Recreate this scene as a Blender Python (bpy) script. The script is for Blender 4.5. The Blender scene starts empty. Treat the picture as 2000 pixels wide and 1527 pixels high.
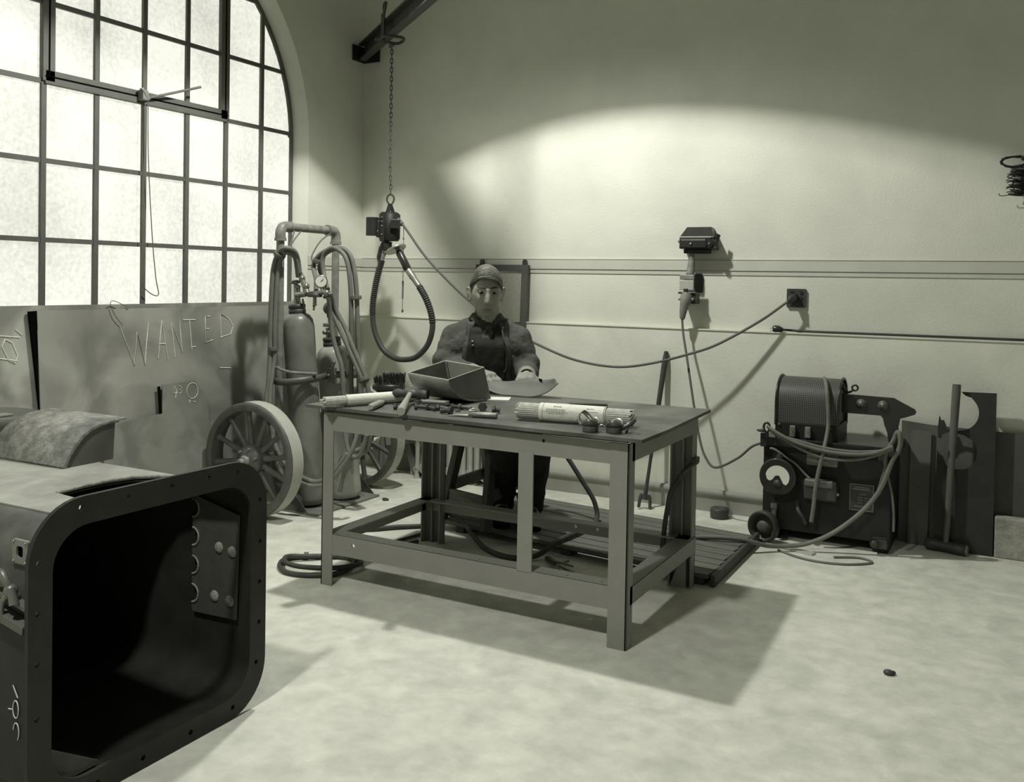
import bpy, bmesh, math, random
from mathutils import Vector, Matrix, Euler, noise
random.seed(7)
PI = math.pi
C = bpy.context.scene.collection
SC = bpy.context.scene

# ------------------------------------------------------------------ camera, world, lights, exposure
YAW, PITCH, ROLL = -0.493, -0.019, 0.017
CAM = Vector((3.772, -4.921, 1.212))
def cam_axes():
    f = Vector((math.sin(YAW)*math.cos(PITCH), math.cos(YAW)*math.cos(PITCH), math.sin(PITCH)))
    r = Vector((math.cos(YAW), -math.sin(YAW), 0)); u = r.cross(f)
    c, s = math.cos(ROLL), math.sin(ROLL)
    return c*r + s*u, -s*r + c*u, f
cr, cu, cf = cam_axes()
cd = bpy.data.cameras.new('camera'); cam = bpy.data.objects.new('camera', cd); C.objects.link(cam)
cam.matrix_world = Matrix(((cr.x, cu.x, -cf.x, CAM.x), (cr.y, cu.y, -cf.y, CAM.y), (cr.z, cu.z, -cf.z, CAM.z), (0, 0, 0, 1)))
cd.sensor_width = 36; cd.sensor_fit = 'HORIZONTAL'
cd.lens = 1817.0/2000*36; cd.shift_x = 0; cd.shift_y = -(763.5-583.0)/2000
cd.clip_start = 0.05
SC.camera = cam
W = bpy.data.worlds.new('world'); SC.world = W; W.use_nodes = True
W.node_tree.nodes['Background'].inputs[0].default_value = (0.985, 1.0, 0.95, 1)
W.node_tree.nodes['Background'].inputs[1].default_value = 0.16
SC.view_settings.view_transform = 'Standard'; SC.view_settings.look = 'None'
SC.view_settings.exposure = 0.0; SC.view_settings.gamma = 1.0; SC.view_settings.use_curve_mapping = False
LAMP = Vector((1.50, -1.49, 3.2)); LAMP_AX = Vector((0.097, -0.172, -0.98)).normalized()
LAMP2 = Vector((2.25, -4.7, 3.2)); LAMP2_AX = Vector((0.0, 0.0, -1.0))
def light(name, kind, loc, d, energy, col, **kw):
    l = bpy.data.lights.new(name, kind); l.energy = energy; l.color = col
    for k, v in kw.items(): setattr(l, k, v)
    o = bpy.data.objects.new(name, l); C.objects.link(o); o.location = loc
    o.rotation_euler = Vector(d).to_track_quat('-Z', 'Y').to_euler(); return o
TINT = (1.0, 1.0, 0.965)
light('lamp_light', 'SPOT', LAMP, LAMP_AX, 150, TINT, spot_size=math.radians(129.4), spot_blend=0.012, shadow_soft_size=0.05)
light('lamp_reflector_light', 'SPOT', LAMP, LAMP_AX, 72, TINT, spot_size=math.radians(125.2), spot_blend=0.015, shadow_soft_size=0.05)
light('lamp_fill_light', 'SPOT', LAMP, LAMP_AX, 58, TINT, spot_size=math.radians(158), spot_blend=0.45, shadow_soft_size=0.12)  # soft wide spot added as fill for the dark corner and upper wall
light('lamp_light', 'SPOT', LAMP2, LAMP2_AX, 275, TINT, spot_size=math.radians(116), spot_blend=0.12, shadow_soft_size=0.10)

# ------------------------------------------------------------------ materials
def G(v, b=0.875, r=0.985): return (v*r, v, v*b, 1)
def mat(name, v, rough=0.6, metal=0.0, var=0.12, scale=9.0, bump=0.0, bscale=60.0, v2=None, spec=0.35, stains=0.0, sscale=2.2, b=0.85, stretch=None):
    m = bpy.data.materials.new(name); m.use_nodes = True; nt = m.node_tree; n = nt.nodes; L = nt.links
    bs = n['Principled BSDF']; bs.inputs['Roughness'].default_value = rough; bs.inputs['Metallic'].default_value = metal
    bs.inputs['Specular IOR Level'].default_value = spec
    tc = n.new('ShaderNodeTexCoord'); src = tc.outputs['Object']
    if stretch:
        mp = n.new('ShaderNodeMapping'); mp.inputs['Scale'].default_value = stretch; L.new(src, mp.inputs[0]); src = mp.outputs[0]
    nz = n.new('ShaderNodeTexNoise'); nz.inputs['Scale'].default_value = scale; nz.inputs['Detail'].default_value = 6; nz.inputs['Roughness'].default_value = 0.6
    L.new(src, nz.inputs['Vector'])
    cr_ = n.new('ShaderNodeValToRGB'); e = cr_.color_ramp.elements
    e[0].position = 0.3; e[1].position = 0.7
    e[0].color = G(v*(1-var), b); e[1].color = G(v2 if v2 is not None else v*(1+var), b)
    L.new(nz.outputs['Fac'], cr_.inputs[0]); col = cr_.outputs[0]
    if stains:
        n2 = n.new('ShaderNodeTexNoise'); n2.inputs['Scale'].default_value = sscale; n2.inputs['Detail'].default_value = 5; n2.inputs['Distortion'].default_value = 0.8
        L.new(src, n2.inputs['Vector'])
        r2 = n.new('ShaderNodeValToRGB'); r2.color_ramp.elements[0].position = 0.42; r2.color_ramp.elements[1].position = 0.62
        r2.color_ramp.elements[0].color = (1, 1, 1, 1); k = 1-stains; r2.color_ramp.elements[1].color = (k, k, k, 1)
        L.new(n2.outputs['Fac'], r2.inputs[0])
        mx = n.new('ShaderNodeMixRGB'); mx.blend_type = 'MULTIPLY'; mx.inputs[0].default_value = 1
        L.new(col, mx.inputs[1]); L.new(r2.outputs[0], mx.inputs[2]); col = mx.outputs[0]
    L.new(col, bs.inputs['Base Color'])
    if bump:
        n3 = n.new('ShaderNodeTexNoise'); n3.inputs['Scale'].default_value = bscale; n3.inputs['Detail'].default_value = 4
        L.new(src, n3.inputs['Vector'])
        bp = n.new('ShaderNodeBump'); bp.inputs['Strength'].default_value = bump; bp.inputs['Distance'].default_value = 0.01
        L.new(n3.outputs['Fac'], bp.inputs['Height']); L.new(bp.outputs[0], bs.inputs['Normal'])
    return m
M = {}
M['wall'] = mat('plaster', 0.66, 0.9, var=0.05, scale=3.0, bump=0.15, bscale=90, stains=0.06, sscale=1.6, spec=0.1)
M['dado'] = mat('dado_plaster', 0.72, 0.85, var=0.05, scale=4, bump=0.12, bscale=70, stains=0.08, sscale=2.4, spec=0.15)
M['trim'] = mat('trim_paint', 0.52, 0.8, var=0.05, scale=5, spec=0.15)
M['base'] = mat('baseboard_paint', 0.30, 0.6, var=0.1, scale=7, spec=0.3)
M['floor'] = mat('concrete', 0.60, 0.75, var=0.13, scale=11, bump=0.14, bscale=60, stains=0.13, sscale=5.5, spec=0.2)
M['ceil'] = mat('ceiling_paint', 0.5, 0.9)
M['sash'] = mat('window_steel', 0.10, 0.6, var=0.15)
M['plate'] = mat('mill_steel', 0.30, 0.42, metal=0.0, var=0.12, scale=3, stains=0.42, sscale=2.3, bump=0.04, bscale=20, spec=0.5)
M['plate_tan'] = mat('rusty_steel', 0.36, 0.6, var=0.15, scale=4, stains=0.45, sscale=3.0)
M['plate_mid'] = mat('offcut_steel', 0.22, 0.5, var=0.12, scale=4, stains=0.3, sscale=5)
M['plate_dark'] = mat('scaled_steel', 0.035, 0.5, var=0.3, scale=6, stains=0.3, sscale=6)
M['plate_back'] = mat('dull_steel', 0.12, 0.6, var=0.2, scale=5, stains=0.3)
M['chalk'] = mat('chalk', 0.62, 0.9, var=0.2, scale=60)
M['tabletop'] = mat('worn_tabletop', 0.088, 0.5, var=0.25, scale=6, stains=0.35, sscale=3, spec=0.4, v2=0.15)
M['paint'] = mat('grey_bench_paint', 0.24, 0.5, var=0.06, scale=8, bump=0.08, bscale=120)
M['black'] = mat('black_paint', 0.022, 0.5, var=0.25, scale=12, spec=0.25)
M['blackgloss'] = mat('black_enamel', 0.026, 0.3, var=0.2, scale=20, spec=0.5)
M['hole'] = mat('dark_void', 0.004, 0.9, spec=0.0)
M['dusty'] = mat('dusty_boiler_plate', 0.30, 0.6, var=0.15, scale=10, stains=0.25, sscale=5, bump=0.1, bscale=150)
M['side'] = mat('shaded_boiler_side', 0.10, 0.6, var=0.3, scale=8, stains=0.4, sscale=4, bump=0.1, bscale=120)  # darker than the top plate, the side's shade put into its colour
M['grit'] = mat('gritty_weld_steel', 0.23, 0.75, var=0.4, scale=40, stains=0.35, sscale=9, bump=0.5, bscale=160)
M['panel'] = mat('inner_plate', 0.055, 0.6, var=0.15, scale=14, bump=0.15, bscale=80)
M['steel'] = mat('bare_steel', 0.34, 0.35, metal=0.6, var=0.15, scale=20, spec=0.5)
M['steelmid'] = mat('grey_steel', 0.16, 0.4, metal=0.3, var=0.2, scale=20, spec=0.5)
M['brass'] = mat('brass', 0.32, 0.3, metal=0.7, var=0.15)
M['iron'] = mat('cast_iron', 0.05, 0.5, var=0.3, scale=15, bump=0.1, bscale=80, spec=0.4)
M['cyl'] = mat('cylinder_paint', 0.19, 0.38, var=0.18, scale=5, stains=0.3, sscale=7, spec=0.5)
M['cyl2'] = mat('pale_cylinder_paint', 0.33, 0.4, var=0.15, scale=5, stains=0.2, sscale=7, spec=0.5)
M['wheel'] = mat('wheel_paint', 0.085, 0.45, var=0.3, scale=14, spec=0.45)
M['rim'] = mat('worn_tread', 0.40, 0.5, var=0.1, scale=14)
M['pipe'] = mat('pipe_paint', 0.20, 0.45, var=0.3, scale=25, spec=0.4)
M['hose'] = mat('rubber_hose', 0.17, 0.6, var=0.12, scale=20, spec=0.3)
M['hosedark'] = mat('dark_rubber', 0.055, 0.5, var=0.2, scale=20, spec=0.35)
M['cord'] = mat('cloth_cord', 0.13, 0.8, var=0.1)
M['cordpale'] = mat('pale_cord', 0.40, 0.8, var=0.1)
M['wood'] = mat('old_wood', 0.13, 0.7, var=0.25, scale=6, stretch=(1, 9, 9), bump=0.15, bscale=40)
M['woodv'] = mat('old_wood_upright', 0.20, 0.7, var=0.25, scale=6, stretch=(9, 9, 1), bump=0.15, bscale=40)
M['woodd'] = mat('dark_wood', 0.06, 0.65, var=0.25, scale=6, stretch=(9, 9, 1), bump=0.1)
M['handle'] = mat('hickory', 0.27, 0.5, var=0.15, scale=8, stretch=(9, 9, 1))
M['handledark'] = mat('old_hickory', 0.11, 0.5, var=0.2, scale=8, stretch=(9, 9, 1))
M['paper'] = mat('wrapping_paper', 0.62, 0.8, var=0.08, scale=20, bump=0.2, bscale=60)
M['rodcoat'] = mat('electrode_coating', 0.40, 0.7, var=0.2, scale=60)
M['rodtip'] = mat('electrode_core', 0.10, 0.5, var=0.5, scale=90)
M['ink'] = mat('faded_ink', 0.22, 0.9, var=0.1)
M['skin'] = mat('skin', 0.34, 0.62, var=0.06, scale=30, bump=0.05, bscale=200, b=0.8, spec=0.35)
M['lip'] = mat('lips', 0.25, 0.55, var=0.05, scale=30, b=0.8)
M['hair'] = mat('fair_hair', 0.20, 0.4, var=0.45, scale=14, stretch=(1.6, 14, 10), bump=0.5, bscale=16, b=0.8, spec=0.5)
M['hairdark'] = mat('short_hair', 0.07, 0.5, var=0.4, scale=14, stretch=(6, 6, 2), bump=0.4, bscale=30)  # short hair, darkened to paint shading contrast against the top strands
M['jacket'] = mat('denim_jacket', 0.085, 0.85, var=0.3, scale=16, bump=0.7, bscale=22, spec=0.15)
M['bib'] = mat('dark_bib', 0.03, 0.8, var=0.2, scale=16, bump=0.3, bscale=30, spec=0.15)
M['trouser'] = mat('dark_trousers', 0.028, 0.9, var=0.3, scale=12, bump=0.3, bscale=20, spec=0.1)
M['shoe'] = mat('worn_leather', 0.03, 0.5, var=0.3, scale=20)
M['glove'] = mat('pale_leather', 0.24, 0.8, var=0.12, scale=20, bump=0.3, bscale=60)
M['scarf'] = mat('neckerchief', 0.06, 0.85, var=0.3, scale=30, bump=0.3)
M['eye'] = mat('eye_white', 0.20, 0.3)
M['white'] = mat('dial_face', 0.72, 0.5, var=0.03)
M['rad'] = mat('radiator_paint', 0.40, 0.45, var=0.08, scale=10)
M['bristle'] = mat('bristles', 0.02, 0.7, var=0.4, scale=60)
M['concrete'] = mat('rough_block', 0.36, 0.9, var=0.35, scale=14, bump=0.5, bscale=40)
M['screen'] = mat('gauze', 0.42, 0.8, var=0.1, scale=60)
M['gogg'] = mat('goggle_metal', 0.14, 0.35, metal=0.5, var=0.3, scale=30)
# frosted daylight glass: lit from outside, mottled
def glass_mat():
    m = bpy.data.materials.new('frosted_glass'); m.use_nodes = True; nt = m.node_tree; n = nt.nodes; L = nt.links
    bs = n['Principled BSDF']; bs.inputs['Roughness'].default_value = 0.35
    tc = n.new('ShaderNodeTexCoord'); nz = n.new('ShaderNodeTexNoise'); nz.inputs['Scale'].default_value = 55; nz.inputs['Detail'].default_value = 5
    L.new(tc.outputs['Object'], nz.inputs[0])
    n2 = n.new('ShaderNodeTexNoise'); n2.inputs['Scale'].default_value = 2.0; n2.inputs['Detail'].default_value = 3; L.new(tc.outputs['Object'], n2.inputs[0])
    r = n.new('ShaderNodeValToRGB'); r.color_ramp.elements[0].color = (0.52, 0.53, 0.46, 1); r.color_ramp.elements[1].color = (0.86, 0.86, 0.76, 1)
    r.color_ramp.elements[0].position = 0.3; r.color_ramp.elements[1].position = 0.62
    ma = n.new('ShaderNodeMath'); ma.operation = 'MULTIPLY_ADD'; ma.inputs[1].default_value = 0.45
    mb = n.new('ShaderNodeMath'); mb.operation = 'MULTIPLY'; mb.inputs[1].default_value = 0.62
    L.new(n2.outputs['Fac'], mb.inputs[0]); L.new(nz.outputs['Fac'], ma.inputs[0]); L.new(mb.outputs[0], ma.inputs[2]); L.new(ma.outputs[0], r.inputs[0])
    bs.inputs['Base Color'].default_value = (0.12, 0.12, 0.11, 1)
    L.new(r.outputs[0], bs.inputs['Emission Color']); bs.inputs['Emission Strength'].default_value = 1.08
    bp = n.new('ShaderNodeBump'); bp.inputs['Strength'].default_value = 0.4; L.new(nz.outputs['Fac'], bp.inputs['Height']); L.new(bp.outputs[0], bs.inputs['Normal'])
    return m
M['glass'] = glass_mat()

# ------------------------------------------------------------------ mesh builder
def V3(p): return Vector(p)
def spline(pts, k=6, closed=False):
    P = [Vector(p) for p in pts]; n = len(P); out = []
    rng = n if closed else n-1
    for i in range(rng):
        if closed: a, b, c, d = P[(i-1) % n], P[i], P[(i+1) % n], P[(i+2) % n]
        else: a, b, c, d = P[max(i-1, 0)], P[i], P[i+1], P[min(i+2, n-1)]
        for j in range(k):
            t = j/k; t2 = t*t; t3 = t2*t
            out.append(0.5*((2*b) + (-a+c)*t + (2*a-5*b+4*c-d)*t2 + (-a+3*b-3*c+d)*t3))
    if not closed: out.append(P[-1])
    return out
class MB:
    def __init__(s): s.v = []; s.f = []; s.sm = []
    def add(s, vs, fs, smooth=False, T=None):
        o = len(s.v)
        for p in vs:
            p = Vector(p); s.v.append(T @ p if T else p)
        for q in fs: s.f.append([i+o for i in q]); s.sm.append(smooth)
        return s
    def box(s, x0, x1, y0, y1, z0, z1, T=None):
        vs = [(x0, y0, z0), (x1, y0, z0), (x1, y1, z0), (x0, y1, z0), (x0, y0, z1), (x1, y0, z1), (x1, y1, z1), (x0, y1, z1)]
        return s.add(vs, [(3, 2, 1, 0), (4, 5, 6, 7), (0, 1, 5, 4), (1, 2, 6, 5), (2, 3, 7, 6), (3, 0, 4, 7)], T=T)
    def beam(s, p, q, w, h, up=(0, 0, 1)):
        p, q = Vector(p), Vector(q); d = (q-p).normalized(); u = Vector(up); sd = d.cross(u)
        if sd.length < 1e-5: sd = d.cross(Vector((1, 0, 0)))
        sd.normalize(); u = sd.cross(d).normalized(); a, b = sd*w/2, u*h/2
        vs = [p-a-b, p+a-b, p+a+b, p-a+b, q-a-b, q+a-b, q+a+b, q-a+b]
        return s.add(vs, [(0, 1, 2, 3), (7, 6, 5, 4), (0, 4, 5, 1), (1, 5, 6, 2), (2, 6, 7, 3), (3, 7, 4, 0)])
    def tube(s, pts, r, n=8, closed=False, caps=True, T=None):
        P = [Vector(p) for p in pts]; N = len(P); vs = []; fs = []
        R = r if isinstance(r, (list, tuple)) else [r]*N
        prev = None
        for i in range(N):
            if closed: t = P[(i+1) % N]-P[i-1]
            else: t = P[min(i+1, N-1)]-P[max(i-1, 0)]
            if t.length < 1e-9: t = Vector((0, 0, 1))
            t.normalize()
            if prev is None:
                a = t.cross(Vector((0, 0, 1)))
                if a.length < 0.05: a = t.cross(Vector((1, 0, 0)))
            else:
                a = prev - t*prev.dot(t)
            a.normalize(); prev = a; b = t.cross(a)
            for k in range(n):
                an = 2*PI*k/n; vs.append(P[i]+(a*math.cos(an)+b*math.sin(an))*R[i])
        M_ = N if closed else N-1
        for i in range(M_):
            for k in range(n):
                j = (i+1) % N; fs.append((i*n+k, i*n+(k+1) % n, j*n+(k+1) % n, j*n+k))
        s.add(vs, fs, True, T)
        if caps and not closed:
            s.add(vs[:n], [tuple(range(n))[::-1]], False, T); s.add(vs[-n:], [tuple(range(n))], False, T)
        return s
    def cyl(s, p, q, r0, r1=None, n=16, T=None): return s.tube([p, q], [r0, r0 if r1 is None else r1], n, T=T)
    def lathe(s, prof, o=(0, 0, 0), ax=(0, 0, 1), n=24, caps=True):   # prof: list of (radius, height along axis)
        ax = Vector(ax).normalized(); o = Vector(o); a = ax.orthogonal().normalized(); b = ax.cross(a)
        vs = []; fs = []; m = len(prof)
        for (r, h) in prof:
            for k in range(n):
                an = 2*PI*k/n; vs.append(o+ax*h+(a*math.cos(an)+b*math.sin(an))*max(r, 1e-4))
        for i in range(m-1):
            for k in range(n): fs.append((i*n+k, i*n+(k+1) % n, (i+1)*n+(k+1) % n, (i+1)*n+k))
        s.add(vs, fs, True)
        if prof[0] == prof[-1]: caps = False
        if not caps: return s
        if prof[0][0] > 1e-3: s.add(vs[:n], [tuple(range(n))[::-1]])
        if prof[-1][0] > 1e-3: s.add(vs[-n:], [tuple(range(n))])
        return s
    def ball(s, c, r, n=12, m=8, T=None):
        rx, ry, rz = r if isinstance(r, (tuple, list)) else (r, r, r); c = Vector(c); vs = []; fs = []
        for i in range(m+1):
            th = PI*i/m
            for k in range(n):
                an = 2*PI*k/n; vs.append(c+Vector((rx*math.sin(th)*math.cos(an), ry*math.sin(th)*math.sin(an), rz*math.cos(th))))
        for i in range(m):
            for k in range(n): fs.append((i*n+k, (i+1)*n+k, (i+1)*n+(k+1) % n, i*n+(k+1) % n))
        return s.add(vs, fs, True, T)
    def prism(s, poly, d, o=(0, 0, 0), u=(1, 0, 0), v=(0, 0, 1)):   # convex or simple polygon in plane (u,v), thickness d along u x v
        u, v, o = Vector(u), Vector(v), Vector(o); w = u.cross(v).normalized()
        a = [o+u*p[0]+v*p[1] for p in poly]; b = [p+w*d for p in a]; n = len(a)
        fs = [tuple(range(n))[::-1], tuple(range(n, 2*n))]+[(i, (i+1) % n, n+(i+1) % n, n+i) for i in range(n)]
        return s.add(a+b, fs)
    def loft(s, rows, smooth=True, T=None):
        m = len(rows[0]); vs = [p for r in rows for p in r]; fs = []
        for i in range(len(rows)-1):
            for k in range(m-1): fs.append((i*m+k, i*m+k+1, (i+1)*m+k+1, (i+1)*m+k))
        return s.add(vs, fs, smooth, T)
    def mesh(s, name):
        me = bpy.data.meshes.new(name); me.from_pydata([tuple(p) for p in s.v], [], s.f)
        me.polygons.foreach_set('use_smooth', s.sm); me.update(); return me
    def build(s, name, m, parent=None, bevel=0.0, solid=0.0, fix=True):
        me = s.mesh(name)
        if fix:
            b = bmesh.new(); b.from_mesh(me); bmesh.ops.recalc_face_normals(b, faces=b.faces); b.to_mesh(me); b.free()
        return put(name, me, m, parent, bevel, solid)
def put(name, me, m, parent=None, bevel=0.0, solid=0.0):
    o = bpy.data.objects.new(name, me); C.objects.link(o)
    if m is not None:
        me.materials.clear(); me.materials.append(M[m] if isinstance(m, str) else m)
    if solid:
        md = o.modifiers.new('s', 'SOLIDIFY'); md.thickness = solid; md.offset = 0
    if bevel:
        md = o.modifiers.new('b', 'BEVEL'); md.width = bevel; md.segments = 2; md.limit_method = 'ANGLE'; md.angle_limit = math.radians(40)
    if parent:
        o.parent = parent; o.matrix_parent_inverse = parent.matrix_world.inverted() if parent.type != 'EMPTY' else Matrix.Translation(-parent.location)
    return o
def tag(o, label=None, cat=None, group=None, kind=None):
    if label: o['label'] = label
    if cat: o['category'] = cat
    if group: o['group'] = group
    if kind: o['kind'] = kind
    return o
def thing(name, loc, label, cat, group=None, kind=None):
    o = bpy.data.objects.new(name, None); o.location = loc; C.objects.link(o); o.empty_display_size = 0.1
    return tag(o, label, cat, group, kind)
def share(name, src, parent, loc=(0, 0, 0), rot=(0, 0, 0), scale=None):     # same mesh data, another place (world offset)
    o = src.copy(); o.name = name; C.objects.link(o); o.parent = parent
    o.matrix_parent_inverse = Matrix.Translation(-parent.location); o.location = loc; o.rotation_euler = rot
    if scale: o.scale = scale
    return o
def flat(name, outer, holes, t):    # plate with holes: 2D outline (x,y), extruded t about z=0
    cu_ = bpy.data.curves.new(name, 'CURVE'); cu_.dimensions = '2D'; cu_.fill_mode = 'BOTH'; cu_.extrude = t/2
    for loop in [outer]+list(holes):
        sp = cu_.splines.new('POLY'); sp.points.add(len(loop)-1); sp.use_cyclic_u = True
        for i, p in enumerate(loop): sp.points[i].co = (p[0], p[1], 0, 1)
    ob = bpy.data.objects.new(name, cu_); me = bpy.data.meshes.new_from_object(ob)
    bpy.data.objects.remove(ob); bpy.data.curves.remove(cu_); me.name = name
    return me
def place(me, o, u, v):   # 2D (x,y) -> o + x*u + y*v
    u, v = Vector(u), Vector(v); w = u.cross(v).normalized(); o = Vector(o)
    me.transform(Matrix(((u.x, v.x, w.x, o.x), (u.y, v.y, w.y, o.y), (u.z, v.z, w.z, o.z), (0, 0, 0, 1))))
    for p in me.polygons: p.use_smooth = False
    return me
def circ(cx, cy, r, n=16, a0=0, a1=2*PI): return [(cx+r*math.cos(a0+(a1-a0)*i/n), cy+r*math.sin(a0+(a1-a0)*i/n)) for i in range(n)]
def rrect(x0, x1, y0, y1, r, n=8):
    out = []
    for cx, cy, a in ((x1-r, y0+r, -PI/2), (x1-r, y1-r, 0), (x0+r, y1-r, PI/2), (x0+r, y0+r, PI)):
        for i in range(n+1):
            t = a+PI/2*i/n; out.append((cx+r*math.cos(t), cy+r*math.sin(t)))
    return out
def chalk(name, strokes, parent, r=0.0028):     # strokes: lists of world points on the plate face
    b = MB()
    for st in strokes: b.tube(st, r, 4)
    return b.build(name, 'chalk', parent, fix=False)

# ------------------------------------------------------------------ room shell
def struct(o, label, cat): return tag(o, label, cat, kind='structure')
struct(MB().box(-1.2, 9, -9, 0.6, -0.2, 0).build('floor', 'floor'), 'pale stained concrete workshop floor', 'floor')
struct(MB().box(0, 9, 0, 0.3, 0, 4.6).build('wall_back', 'wall'), 'pale plastered back wall with arched pool of light', 'wall')
struct(MB().box(-1.2, 9, -9, 0.6, 4.6, 4.75).build('ceiling', 'ceil'), 'plain ceiling above the frame', 'ceiling')
YC, ZC, RW = -1.684, 2.03, 1.082      # window arch: centre, springing height, radius
WX = -0.0825; SILL = 1.0066
# left wall with an arched, splayed opening
arch = [(YC+RW, SILL), (YC+RW, ZC)]+[(YC+RW*math.cos(a), ZC+RW*math.sin(a)) for a in [PI*i/40 for i in range(1, 40)]]+[(YC-RW, ZC), (YC-RW, SILL)]
SP = 0.07
R2 = RW+SP
arch2 = [(YC+R2, SILL-0.03), (YC+R2, ZC)]+[(YC+R2*math.cos(a), ZC+R2*math.sin(a)) for a in [PI*i/40 for i in range(1, 40)]]+[(YC-R2, ZC), (YC-R2, SILL-0.03)]
me = flat('wall_left', [(-9, 0), (0.3, 0), (0.3, 4.6), (-9, 4.6)], [arch2], 0.02)
place(me, (-0.01, 0, 0), (0, 1, 0), (0, 0, 1))
wl = struct(put('wall_left', me, 'wall'), 'plastered left wall with the great arched window', 'wall')
b = MB()
ya = [Vector((0, p[0], p[1])) for p in arch2]; yb = [Vector((WX-0.02, p[0], p[1])) for p in arch]
mid = [(a*0.45+c*0.55)+Vector((0.012, 0, 0)) for a, c in zip(ya, yb)]
b.loft([ya+[ya[0]], mid+[mid[0]], yb+[yb[0]]])
b.build('reveal', 'wall', wl)
# dado (thicker lower wall with a ledge), rail, baseboard
struct(MB().box(0.0, 9, -0.036, 0.0, 0, 0.972).box(0.0, 9, -0.042, -0.03, 0.9655, 0.972).build('trim_1', 'dado'), 'pale thickened lower wall ending in a narrow ledge', 'dado')
b = MB(); b.box(0.0, 9, -0.010, 0, 1.286, 1.3395); b.box(0.0, 9, -0.010, 0, 1.3420, 1.346); b.box(0, 9, -0.005, 0, 1.262, 1.2845)
struct(b.build('trim_2', 'trim'), 'flat painted rail with grooved edges along back wall', 'rail')
b = MB(); b.box(0, 0.010, -0.53, 0, 1.286, 1.344); b.box(0, 0.005, -0.53, 0, 1.262, 1.283)
struct(b.build('trim_3', 'trim', bevel=0.003), 'short end of painted rail beside the window', 'rail')
b = MB(); b.box(0, 9, -0.060, -0.036, 0, 0.092); b.cyl((0, -0.053, 0.100), (9, -0.053, 0.100), 0.020, n=12)
struct(b.build('baseboard_back', 'base'), 'grey baseboard with rounded top along back wall', 'baseboard')

# ------------------------------------------------------------------ arched steel window
win = thing('window_1', (WX, YC, SILL), 'tall arched steel window with frosted panes', 'window', kind='structure')
ys = [-2.784+0.275*i for i in range(9)]          # column lines (first = left frame, last = right jamb)
ys[0] = YC-RW; ys[-1] = YC+RW
zs = [SILL, 1.3615, 1.7177, 2.0721, 2.427, 2.782, 3.112]
def top(y): return ZC+math.sqrt(max(RW*RW-(y-YC)**2, 0))
for i in range(8):
    for j in range(6):
        a, c, z0, z1 = ys[i], ys[i+1], zs[j], zs[j+1]
        pts = [(a, z0), (c, z0)]; N = 6
        up = [(c+(a-c)*k/N, min(z1, top(c+(a-c)*k/N))) for k in range(N+1)]
        up = [(y, z) for y, z in up if z > z0+0.004]
        if len(up) < 2: continue
        if z0 > ZC:
            pts = [p for p in pts if top(p[0]) >= z0]
            if not pts:
                continue
            if len(pts) == 1:
                ye = YC+(1 if (a+c)/2 > YC else -1)*math.sqrt(max(RW**2-(z0-ZC)**2, 0))
                pts = [(a, z0), (ye, z0)] if pts[0][0] == a else [(ye, z0), (c, z0)]
                up = [(y, z) for y, z in up if min(pts[0][0], pts[1][0])-1e-6 <= y <= max(pts[0][0], pts[1][0])+1e-6]
        poly = pts+up
        if len(poly) < 3: continue
        tx = random.uniform(-0.003, 0.003)
        m_ = MB(); m_.prism(poly, 0.006, (WX-0.006+tx, 0, 0), (0, 1, 0), (0, 0, 1)); m_.build('pane', 'glass', win)
def mull(y): return MB().box(WX-0.02, WX+0.014, y-0.0125, y+0.0125, SILL, top(y)).build('mullion', 'sash', win)
for y in ys[1:-1]: mull(y)
for z in zs[1:-1]:
    h = RW if z <= ZC else math.sqrt(max(RW**2-(z-ZC)**2, 0))
    MB().box(WX-0.018, WX+0.012, YC-h, YC+h, z-0.011, z+0.011).build('muntin', 'sash', win)
b = MB(); b.tube([(WX, p[0], p[1]) for p in arch], 0.016, 6); b.build('arched_frame', 'sash', win)
MB().box(WX-0.02, WX+0.03, YC-RW, YC+RW, SILL-0.03, SILL+0.012).build('sill', 'sash', win)
b = MB()
v0, v1, vz0, vz1 = ys[2], ys[6], zs[3], zs[5]
for (a, c, d, e) in ((v0-0.012, v0+0.050, vz0, vz1), (v1-0.050, v1+0.012, vz0, vz1), (v0, v1, vz0-0.012, vz0+0.052), (v0, v1, vz1-0.05, vz1+0.012)):
    b.box(WX-0.01, WX+0.022, a, c, d, e)
fr = b.build('ventilator_frame', 'sash', win, bevel=0.003)
b = MB()
for (a, c, d, e) in ((v0+0.016, v0+0.022, vz0+0.02, vz1), (v1-0.022, v1-0.016, vz0+0.02, vz1), (v0, v1, vz0+0.020, vz0+0.026)): b.box(WX+0.0215, WX+0.025, a, c, d, e)
b.build('frame_seam', 'hole', fr)
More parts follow.
